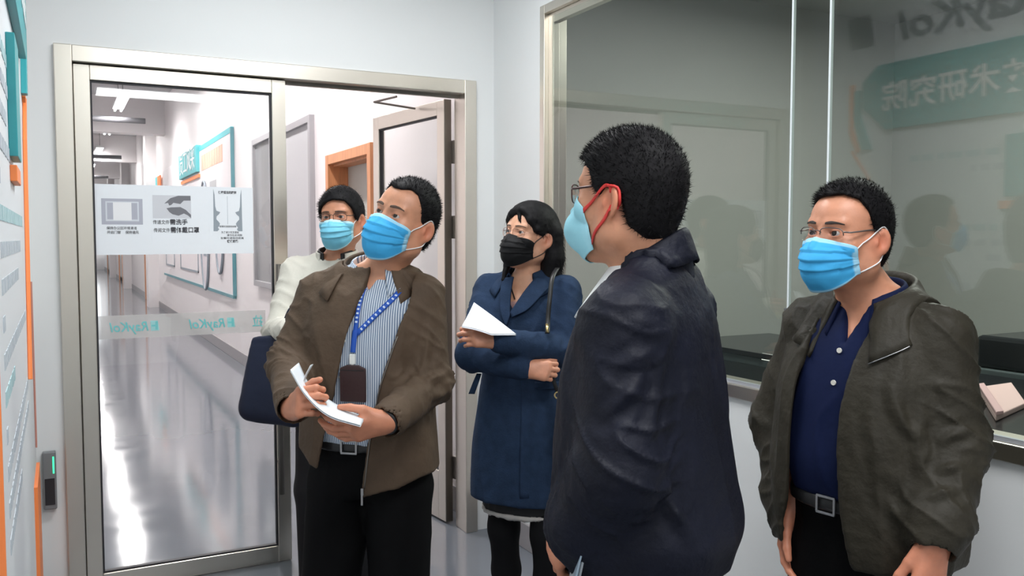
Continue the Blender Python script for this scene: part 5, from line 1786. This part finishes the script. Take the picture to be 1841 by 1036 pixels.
# handbag with strap over her shoulder
hb_loc = woman_p
hbag = thing('handbag', 'black shoulder bag with gold clip hanging at the side of the woman', 'bag', tuple(W(1020, 770, 2.96)))
q0 = W(1020, 770, 2.96)
bagm = M('black_bag_leather', (.012, .012, .013), .45)
Sx = Sdf()
for i in range(6):
    z = -.10+.035*i
    Sx.cone(W(1016, 770, 2.985)-q0+np.array([0, 0, z]), W(1054, 770, 2.95)-q0+np.array([0, 0, z]), .024, .024, .01)
lo, hi = bounds(Sx)
V, Fc = mesh_sdf(Sx, lo, hi, .008, rel=2)
link('bag_body', fast_mesh('bag_body', V, [Fc]), bagm, hbag)
def strap3(pts, w_, nm):
    P_ = np.array(pts); wv = CR*w_/2
    C_ = cr_grid(np.stack([P_-wv, P_+wv], 1), 2, 26)
    return link(nm, sheet_mesh(nm, C_-q0, .003), bagm, hbag)
strap3([W(1002, 482, 3.12), W(993, 500, 3.06), W(988, 540, 3.03), W(985, 575, 3.02), W(984, 600, 2.99)], .016, 'strap')
strap3([W(990, 668, 3.0), W(997, 690, 3.01), W(1003, 706, 3.02)], .014, 'strap')
gold = M('gold_metal', (.75, .58, .28), .3, metal=1.0)
MB().tube([W(983, 583, 3.0)-q0, W(984, 598, 2.985)-q0], .005, 8).build('buckle', gold, hbag, smooth=True)
rg = [W(1003, 711, 3.01)-q0+.011*(math.cos(t)*CR+math.sin(t)*CU) for t in np.linspace(0, 2*PI, 18, endpoint=False)]
MB().tube(rg, .003, 6, closed=True).build('ring', gold, hbag, smooth=True)
MB().tube([W(1004, 716, 3.01)-q0, W(1009, 730, 3.02)-q0, W(1013, 738, 3.03)-q0], .004, 6).build('clip', gold, hbag, smooth=True)

# ================================================================== man in the navy jacket, seen from behind
def man_navy():
    p = Person('man in a navy blue jacket seen from behind with red mask straps', 1166, 1.64, 116)
    B = p.body
    hc = p.L(1127, 355, 1.62)
    p.head(hc, 127, 6, 0, .955)
    sR, sL = np.array([.172, -.01, 1.372]), np.array([-.172, -.01, 1.372])
    eL, wL = p.L(1116, 842, 1.46), p.L(1040, 952, 1.56)
    eR, wR = np.array([.205, .03, 1.10]), np.array([.06, wL[1], wL[2]-.02])
    B.loft([(.86, 0, 0, .155, .10, .11, 2.2), (1.15, 0, 0, .15, .11, .09, 2.2), (1.33, 0, 0, .155, .095, .10, 2.2), (1.42, 0, -.01, .12, .065, .08, 2.1), (1.47, 0, -.01, .06, .05, .055, 2)], .03)
    B.cone(p.neck_top, (0, .0, 1.43), .054, .060, .03)
    B.cone(p.HP((0, -.045, -.04)), (0, -.008, 1.46), .046, .050, .03)
    B.chain([sR, eR, wR], [.045, .036, .026], .02); B.chain([sL, eL, wL], [.045, .036, .027], .02)
    kR, kL = np.array([.10, .03, .48]), np.array([-.10, .03, .48])
    fR, fL = np.array([.12, .0, .085]), np.array([-.12, .0, .085])
    B.chain([(.085, 0, .87), kR, fR], [.075, .05, .035], .03); B.chain([(-.085, 0, .87), kL, fL], [.075, .05, .035], .03)
    p.hand(wL, p.dirL((-.42, -.60, .55)), p.dirL((.35, -.55, .6)), 'L', (.6, .7, .4), thumb=(.8, .35, .3))
    p.hand(wR, np.array([-.7, .55, -.35]), np.array([-.3, -.9, -.2]), 'R', (.6, .7, .4), thumb=(.8, .35, .3))
    p.skin(skin_mat('skin_warm', (.62, .295, .178)))
    p.eyes((.0, 1, .15))
    p.brows(brow_dark, .006, .004, .022)
    p.hair([(-180, -.078), (-150, -.074), (-125, -.052), (-110, .000), (-100, .018), (-88, .016), (-80, -.004), (-70, .010), (-60, .044), (-40, .062), (0, .066), (40, .062), (60, .044), (70, .010), (80, -.004), (88, .016), (100, .018), (110, .0), (125, -.052), (150, -.074), (180, -.078)], th=.010, top=.019, strands=14000, slen=(.006, .014), flow=(0, .35, .3), seed=21, sides=.008, h=.0036, rough=.0016, spike=.32)
    mk_ = p.mask(mask_mat('respirator_blue', (.33, .68, .80), (.36, .70, .82)), M('red_strap', (.62, .035, .03), .6), kind='cup', wide=.066, top=-.004, bot=-.134, edge=(-.026, -.104), edgey=(.052, .026), proud=-.024, straps=False)
    G = p.maskG
    red = M('red_strap', (.62, .035, .03), .6)
    for q in (-1, 1):
        j = 0 if q < 0 else G.shape[1]-1
        a, b = G[3, j], G[G.shape[0]-8, j]
        for (s0, tgt) in ((a, (q*.0855, -.004, .020)), (b, (q*.088, -.026, -.018))):
            pts = [s0, np.array(s0)*.5+np.array(tgt)*.5+np.array([q*.006, 0, 0]), np.array(tgt), np.array([q*.083, -.034, .0])]
            C_ = cr_grid(np.array([[v] for v in pts]), 1, 18)[:, 0]
            up = np.array([0, .25, 1.0])*.0032
            sheet('ear_strap', push_out(np.array([[p.HP(v-up), p.HP(v+up)] for v in C_]), B, .0025), .0016, red, mk_, 3, 18)
        C_ = cr_grid(np.array([[v] for v in [(q*.0855, -.004, .020), (q*.0875, -.022, .016), (q*.090, -.034, -.002), (q*.088, -.026, -.018)]], float), 1, 16)[:, 0]
        MB().tube(push_out(np.array([p.HP(v) for v in C_]), B, .0025), .0026, 6).build('ear_strap', red, mk_, smooth=True)
    p.specs(M('brown_spectacle_frame', (.06, .022, .02), .3, metal=.4), zc=-.002, w_=.026, h_=.018, r_=.0014, thick=.0022, temple_z=.010)
    # trousers, shoes
    T = Sdf()
    T.loft([(.78, 0, -.002, .178, .115, .13, 2.2), (.88, 0, -.002, .178, .118, .13, 2.2), (.99, 0, 0, .16, .12, .11, 2.3)], .03)
    p.legs(.09, .80, kR, kL, fR+(0, 0, -.03), fL+(0, 0, -.03), (.10, .08, .07), T)
    p.garment('trousers', T, .010, black_cloth, dict(arms=[], amp=.005, tfreq=(9, 9, 3)))
    p.shoes(shoe_black, fR, fL, .1, -.1)
    # pale shirt with collar
    Sh = Sdf()
    Sh.loft([(.95, 0, .01, .160, .130, .11, 2.3), (1.1, 0, .012, .160, .138, .105, 2.3), (1.25, 0, .008, .162, .128, .105, 2.3), (1.36, 0, 0, .160, .105, .105, 2.2), (1.42, 0, .0, .110, .076, .084, 2.1), (1.46, 0, .004, .070, .064, .068, 2)], .02)
    pale = M('pale_blue_shirt', (.66, .74, .80), .75)
    shirt = p.garment('shirt', Sh, .009, pale, dict(arms=[], amp=.004, tfreq=(12, 12, 4)))
    p.collar('collar', [(.070, .066, .004, 1.455, 1.43), (.063, .062, .008, 1.505, 1.458), (.069, .070, .010, 1.508, 1.453), (.102, .100, .040, 1.46, 1.368)], 152, .004, M('white_collar', (.80, .82, .83), .7), shirt)
    for (u_, v_) in ((-.030, 1.395), (-.004, 1.30)):
        q = p.front(Sh, [(u_, v_)], .004)[0]
        MB().tube([q, q+np.array([0, .003, 0])], .0055, 10).build('button', button_m, shirt)
    # jacket
    jr = [(.905, 0, -.006, .192, .150, .150, 2.3), (.93, 0, -.006, .200, .158, .158, 2.3), (.975, 0, -.008, .212, .170, .172, 2.3), (1.06, 0, -.002, .212, .168, .164, 2.3), (1.18, 0, .004, .205, .160, .150, 2.3), (1.29, 0, .006, .196, .142, .136, 2.3), (1.375, 0, .004, .172, .112, .120, 2.3), (1.43, 0, .004, .122, .086, .100, 2.2), (1.47, 0, .004, .084, .072, .082, 2)]
    J = Sdf(); J.loft(jr, .03)
    for q, sh, el, wr in ((1, sR, eR, wR), (-1, sL, eL, wL)):
        J.cone((q*.06, -.02, 1.445), sh+np.array([0, 0, .002]), .042, .060, .06)
        J.chain([sh, el, el+(wr-el)*.92, el+(wr-el)*.99], [.070, .072, .060, .050], .035)
    J.loft([(.86, 0, 0, .150, .11, .11, 2.3), (.91, 0, -.003, .168, .13, .13, 2.3)]+[(r[0], r[1], r[2], r[3]-.019, r[4]-.019, r[5]-.019, r[6]) for r in jr[2:6]]+[(1.37, 0, .0, .135, .085, .095, 2.2), (1.43, 0, .002, .085, .070, .080, 2), (1.48, 0, .004, .072, .068, .074, 2)], .004, 's', ztop=1.52)
    for el, wr in ((eR, wR), (eL, wL)):
        dd = (wr-el)/np.linalg.norm(wr-el)
        J.cone(wr-dd*.04, wr+dd*.06, .042, .042, .004, 's')
    def opening(x, y, z):
        w_ = np.interp(z, [.9, 1.05, 1.25, 1.40, 1.50], [.050, .060, .068, .075, .070])
        wl = np.interp(z, [.9, 1.02, 1.2, 1.36, 1.50], [.060, .105, .128, .122, .100])
        return np.maximum(np.maximum(x-w_, -wl-x), .01-y)+0*z
    J.add(opening, (-.2, 0, .8), (.2, .4, 1.6), .006, 's')
    navy = M('navy_jacket_cloth', (.0048, .0060, .0145), .58, spec=.24, bump=(24, .6, .010), var=(10, .2))
    L_ = p.L
    d1 = 1.40
    crs = [([L_(1065, 700, d1), L_(1120, 650, d1), L_(1200, 640, 1.42)], .010, .010), ([L_(1050, 765, d1), L_(1110, 725, d1), L_(1195, 660, 1.40)], .009, .010), ([L_(1200, 640, 1.44), L_(1195, 720, 1.42), L_(1165, 800, 1.40)], .012, .013),
           ([L_(1215, 760, 1.50), L_(1205, 860, 1.48), L_(1230, 960, 1.48)], .010, .014), ([L_(1180, 850, 1.42), L_(1215, 920, 1.46), L_(1250, 985, 1.5)], .011, .013), ([L_(1250, 560, 1.62), L_(1270, 700, 1.60), L_(1275, 860, 1.6)], .008, .014),
           ([L_(1030, 880, 1.36), L_(1080, 900, 1.36), L_(1120, 880, 1.38)], .008, .010), ([L_(1095, 600, 1.37), L_(1140, 575, 1.40), L_(1180, 590, 1.44)], .007, .012), ([L_(1245, 880, 1.52), L_(1265, 940, 1.54), L_(1262, 990, 1.54)], .009, .011)]
    jk = p.garment('jacket', J, .0055, navy, dict(arms=[(sR, eR, wR), (sL, eL, wL)], amp=.0072, tfreq=(7, 7, 2.4), sfreq=17, seed=22.0, elbow=.7), crs)
    p.collar('collar', [(.094, .090, .004, 1.440, 1.395), (.086, .084, .006, 1.485, 1.435), (.078, .077, .010, 1.528, 1.466), (.084, .083, .010, 1.533, 1.466), (.099, .098, .006, 1.480, 1.410)], (100, 124), .005, navy, jk, over=J)
    return p
navy_man = man_navy()
c0 = W(1038, 1010, 1.52)
ph = thing('folded_leaflet', 'pale grey folded leaflet held low by the man in the navy jacket', 'leaflet', tuple(c0))
sheet('page', np.array([[W(1054, 978, 1.50), W(1048, 1010, 1.50), W(1040, 1050, 1.50)], [W(1040, 982, 1.55), W(1030, 1014, 1.55), W(1022, 1055, 1.55)]])-c0, .004, M('leaflet_grey', (.42, .46, .50), .4), ph, 10, 6)
sheet('page', np.array([[W(1050, 980, 1.49), W(1042, 1012, 1.49), W(1034, 1050, 1.49)], [W(1044, 986, 1.53), W(1036, 1016, 1.53), W(1028, 1055, 1.53)]])-c0, .003, M('leaflet_blue', (.32, .42, .52), .4), ph, 10, 6)

# ================================================================== man in the olive jacket, right
def man_right():
    p = Person('man in an olive green jacket and navy polo shirt beside the observation window', 1568, 2.06, 52)
    B = p.body
    hc = p.L(1524, 424, 2.03)
    p.head(hc, 60, 4, 2, .985, jaw=1.04)
    sR, sL = np.array([.165, -.012, 1.302]), np.array([-.160, -.012, 1.298])
    eL, wL = p.L(1712, 795, 1.93), p.L(1682, 968, 1.84)
    eR, wR = np.array([.255, -.02, 1.05]), p.L(1424, 915, 2.20)
    B.loft([(.80, 0, 0, .155, .10, .11, 2.2), (1.05, 0, 0, .15, .12, .09, 2.2), (1.26, 0, 0, .155, .10, .10, 2.2), (1.35, 0, -.01, .12, .065, .08, 2.1), (1.40, 0, -.01, .06, .05, .055, 2)], .03)
    B.cone(p.neck_top, (0, -.012, 1.36), .056, .066, .03)
    B.chain([sR, eR, wR], [.045, .036, .026], .02); B.chain([sL, eL, wL], [.045, .036, .028], .02)
    kR, kL = np.array([.10, .03, .45]), np.array([-.10, .03, .45])
    fR, fL = np.array([.12, .0, .085]), np.array([-.12, .0, .085])
    B.chain([(.085, 0, .80), kR, fR], [.075, .05, .035], .03); B.chain([(-.085, 0, .80), kL, fL], [.075, .05, .035], .03)
    p.hand(wL, p.dirL((-.22, -.96, -.12)), p.dirL((-.35, .0, .9)), 'L', (.35, .5, .35), thumb=(.85, .35, .3), sc=1.05)
    p.hand(wR, np.array([-.05, .12, -.98]), np.array([-.9, .1, 0]), 'R', (.3, .45, .3), thumb=(.85, .35, .3))
    p.skin(skin_mat('skin_ruddy', (.60, .272, .165)))
    p.eyes((.0, 1, .12))
    p.brows(brow_dark, .007, .004, .022)
    p.hair([(-180, -.075), (-145, -.070), (-120, -.040), (-108, .010), (-96, .016), (-88, .004), (-78, .030), (-68, .058), (-54, .080), (-25, .090), (0, .086), (25, .082), (54, .074), (68, .050), (78, .026), (88, .004), (96, .016), (108, .010), (118, -.035), (145, -.070), (180, -.075)], th=.008, top=.018, strands=9000, slen=(.008, .016), flow=(.0, .75, .15), seed=31, sides=.008, spike=.35)
    p.mask(mask_blue, white_cord, wide=.067, top=-.012, bot=-.138, edge=(-.028, -.084), edgey=(.054, .024))
    p.specs(M('grey_spectacle_frame', (.16, .14, .13), .3, metal=.6), half=True, zc=-.004, w_=.0265, h_=.016, r_=.0012, thick=.0020, temple_z=.008)
    T = Sdf()
    T.loft([(.70, 0, -.002, .178, .11, .125, 2.2), (.82, 0, -.002, .178, .118, .13, 2.2), (.94, 0, .004, .162, .130, .11, 2.3)], .03)
    p.legs(.09, .76, kR, kL, fR+(0, 0, -.03), fL+(0, 0, -.03), (.10, .08, .07), T)
    p.garment('trousers', T, .010, black_cloth, dict(arms=[], amp=.005, tfreq=(9, 9, 3)))
    p.shoes(shoe_black, fR, fL, .1, -.1)
    Sh = Sdf()
    Sh.loft([(.915, 0, .008, .168, .140, .11, 2.3), (.98, 0, .012, .174, .152, .11, 2.3), (1.1, 0, .010, .170, .145, .105, 2.3), (1.22, 0, .006, .168, .125, .105, 2.3), (1.30, 0, 0, .160, .102, .105, 2.2), (1.355, 0, -.01, .115, .08, .09, 2.1), (1.39, 0, -.012, .075, .066, .072, 2)], .02)
    navy = M('navy_polo_cloth', (.0045, .0095, .042), .8, spec=.15, bump=(50, .2, .003))
    Sh.add(lambda x, y, z: np.maximum(np.maximum(np.abs(x)-np.interp(z, [1.275, 1.40], [.002, .036]), 1.275-z), .03-y), (-.06, .02, 1.26), (.06, .2, 1.45), .006, 's')
    shirt = p.garment('polo_shirt', Sh, .0075, navy, dict(arms=[], amp=.006, tfreq=(9, 9, 3), seed=3.0))
    p.collar('collar', [(.078, .072, -.010, 1.375, 1.345), (.070, .066, -.006, 1.418, 1.375), (.076, .076, -.004, 1.42, 1.370), (.100, .104, .012, 1.375, 1.290)], 150, .004, navy, shirt)
    for z in (1.262, 1.19):
        q = p.front(Sh, [(.004, z)], .003)[0]
        MB().tube([q, q+np.array([0, .003, 0])], .0062, 10).build('button', button_m, shirt)
    Bl = Sdf()
    Bl.loft(shift([(.888, 0, .006, .170, .140, .113, 2.3), (.925, 0, .006, .170, .140, .113, 2.3)], .003), .01, ncap=.004)
    belt = p.garment('belt', Bl, .007, leather_black)
    q = p.front(Bl, [(.012, .906)], .003)[0]
    bm_ = MB()
    for (dx, dz, sx, sz) in ((0, .019, .024, .003), (0, -.019, .024, .003), (.022, 0, .003, .019), (-.022, 0, .003, .019)):
        bm_.obox(q+np.array([dx, 0, dz]), (sx, 0, 0), (0, .003, 0), (0, 0, sz))
    bm_.build('buckle', steel_buckle, belt, .001)
    # jacket
    jr = [(.775, 0, -.004, .218, .170, .160, 2.4), (.83, 0, -.002, .226, .178, .166, 2.4), (.95, 0, .002, .222, .180, .158, 2.4), (1.08, 0, .004, .212, .176, .145, 2.4), (1.20, 0, .0, .204, .156, .138, 2.4), (1.285, 0, -.006, .176, .124, .130, 2.3), (1.345, 0, -.012, .135, .094, .108, 2.2), (1.385, 0, -.014, .090, .078, .088, 2)]
    J = Sdf(); J.loft(jr, .03)
    for q, sh, el, wr in ((1, sR, eR, wR), (-1, sL, eL, wL)):
        J.cone((q*.06, -.018, 1.355), sh+np.array([0, 0, .004]), .042, .056, .05)
        J.chain([sh, el, el+(wr-el)*.85, el+(wr-el)*1.0], [.066, .072, .064, .050], .035)
    J.loft([(.70, 0, -.002, .20, .155, .145, 2.4)]+[(r[0], r[1], r[2], r[3]-.018, r[4]-.018, r[5]-.018, r[6]) for r in jr[1:5]]+[(1.28, 0, -.006, .14, .10, .10, 2.2), (1.345, 0, -.01, .09, .075, .085, 2), (1.40, 0, -.012, .078, .070, .078, 2)], .004, 's', ztop=1.45)
    for el, wr in ((eR, wR), (eL, wL)):
        dd = (wr-el)/np.linalg.norm(wr-el)
        J.cone(wr-dd*.04, wr+dd*.06, .040, .040, .004, 's')
    near = np.array([p.L(x, y, 1.93) for x, y in ((1560, 520), (1537, 585), (1508, 650), (1484, 740), (1480, 820), (1488, 900), (1505, 1003), (1512, 1040))])
    far = np.array([p.L(x, y, 2.07) for x, y in ((1490, 510), (1452, 580), (1436, 650), (1424, 740), (1412, 840), (1398, 900), (1376, 942), (1366, 990))])
    def opening(x, y, z):
        xn = np.interp(z, near[::-1, 2], near[::-1, 0]); xf = np.interp(z, far[::-1, 2], far[::-1, 0])
        xf = np.minimum(xf, .165)
        return np.maximum(np.maximum(x-xf, xn-x), .02-y)+0*z
    J.add(opening, (-.3, 0, .6), (.3, .4, 1.6), .006, 's')
    olive = M('olive_jacket_cloth', (.030, .026, .018), .58, spec=.25, bump=(24, .6, .010), var=(10, .16))
    L_ = p.L
    crs = [([L_(1600, 690, 1.9), L_(1625, 760, 1.88), L_(1650, 790, 1.88)], .011, .012), ([L_(1640, 640, 1.92), L_(1660, 720, 1.9), L_(1680, 770, 1.9)], .012, .013), ([L_(1570, 640, 1.92), L_(1560, 740, 1.9), L_(1590, 860, 1.9)], .008, .014),
           ([L_(1680, 800, 1.86), L_(1720, 780, 1.86), L_(1775, 770, 1.9)], .010, .010), ([L_(1670, 845, 1.84), L_(1710, 840, 1.84), L_(1770, 820, 1.88)], .011, .010), ([L_(1660, 890, 1.82), L_(1700, 885, 1.82), L_(1755, 870, 1.86)], .009, .010), ([L_(1655, 700, 1.9), L_(1650, 800, 1.88), L_(1655, 900, 1.88)], .012, .014), ([L_(1520, 820, 1.9), L_(1560, 880, 1.88), L_(1630, 940, 1.88)], .008, .014)]
    jk = p.garment('jacket', J, .0054, olive, dict(arms=[(sR, eR, wR), (sL, eL, wL)], amp=.0078, tfreq=(7.5, 7.5, 2.6), sfreq=19, seed=33.0, elbow=.6), crs)
    p.collar('collar', [(.096, .090, -.012, 1.350, 1.305), (.088, .084, -.010, 1.425, 1.362), (.096, .094, -.012, 1.434, 1.358), (.122, .116, -.006, 1.395, 1.300), (.150, .136, .008, 1.355, 1.238)], (150, 146), .007, olive, jk, over=J, start=.5)
    MB().tube([v+np.array([0, .003, -.002]) for v in p.lastG[-1, :7]], .0016, 6).build('zip_end', steel_buckle, jk, smooth=True)
    return p
right_man = man_right()
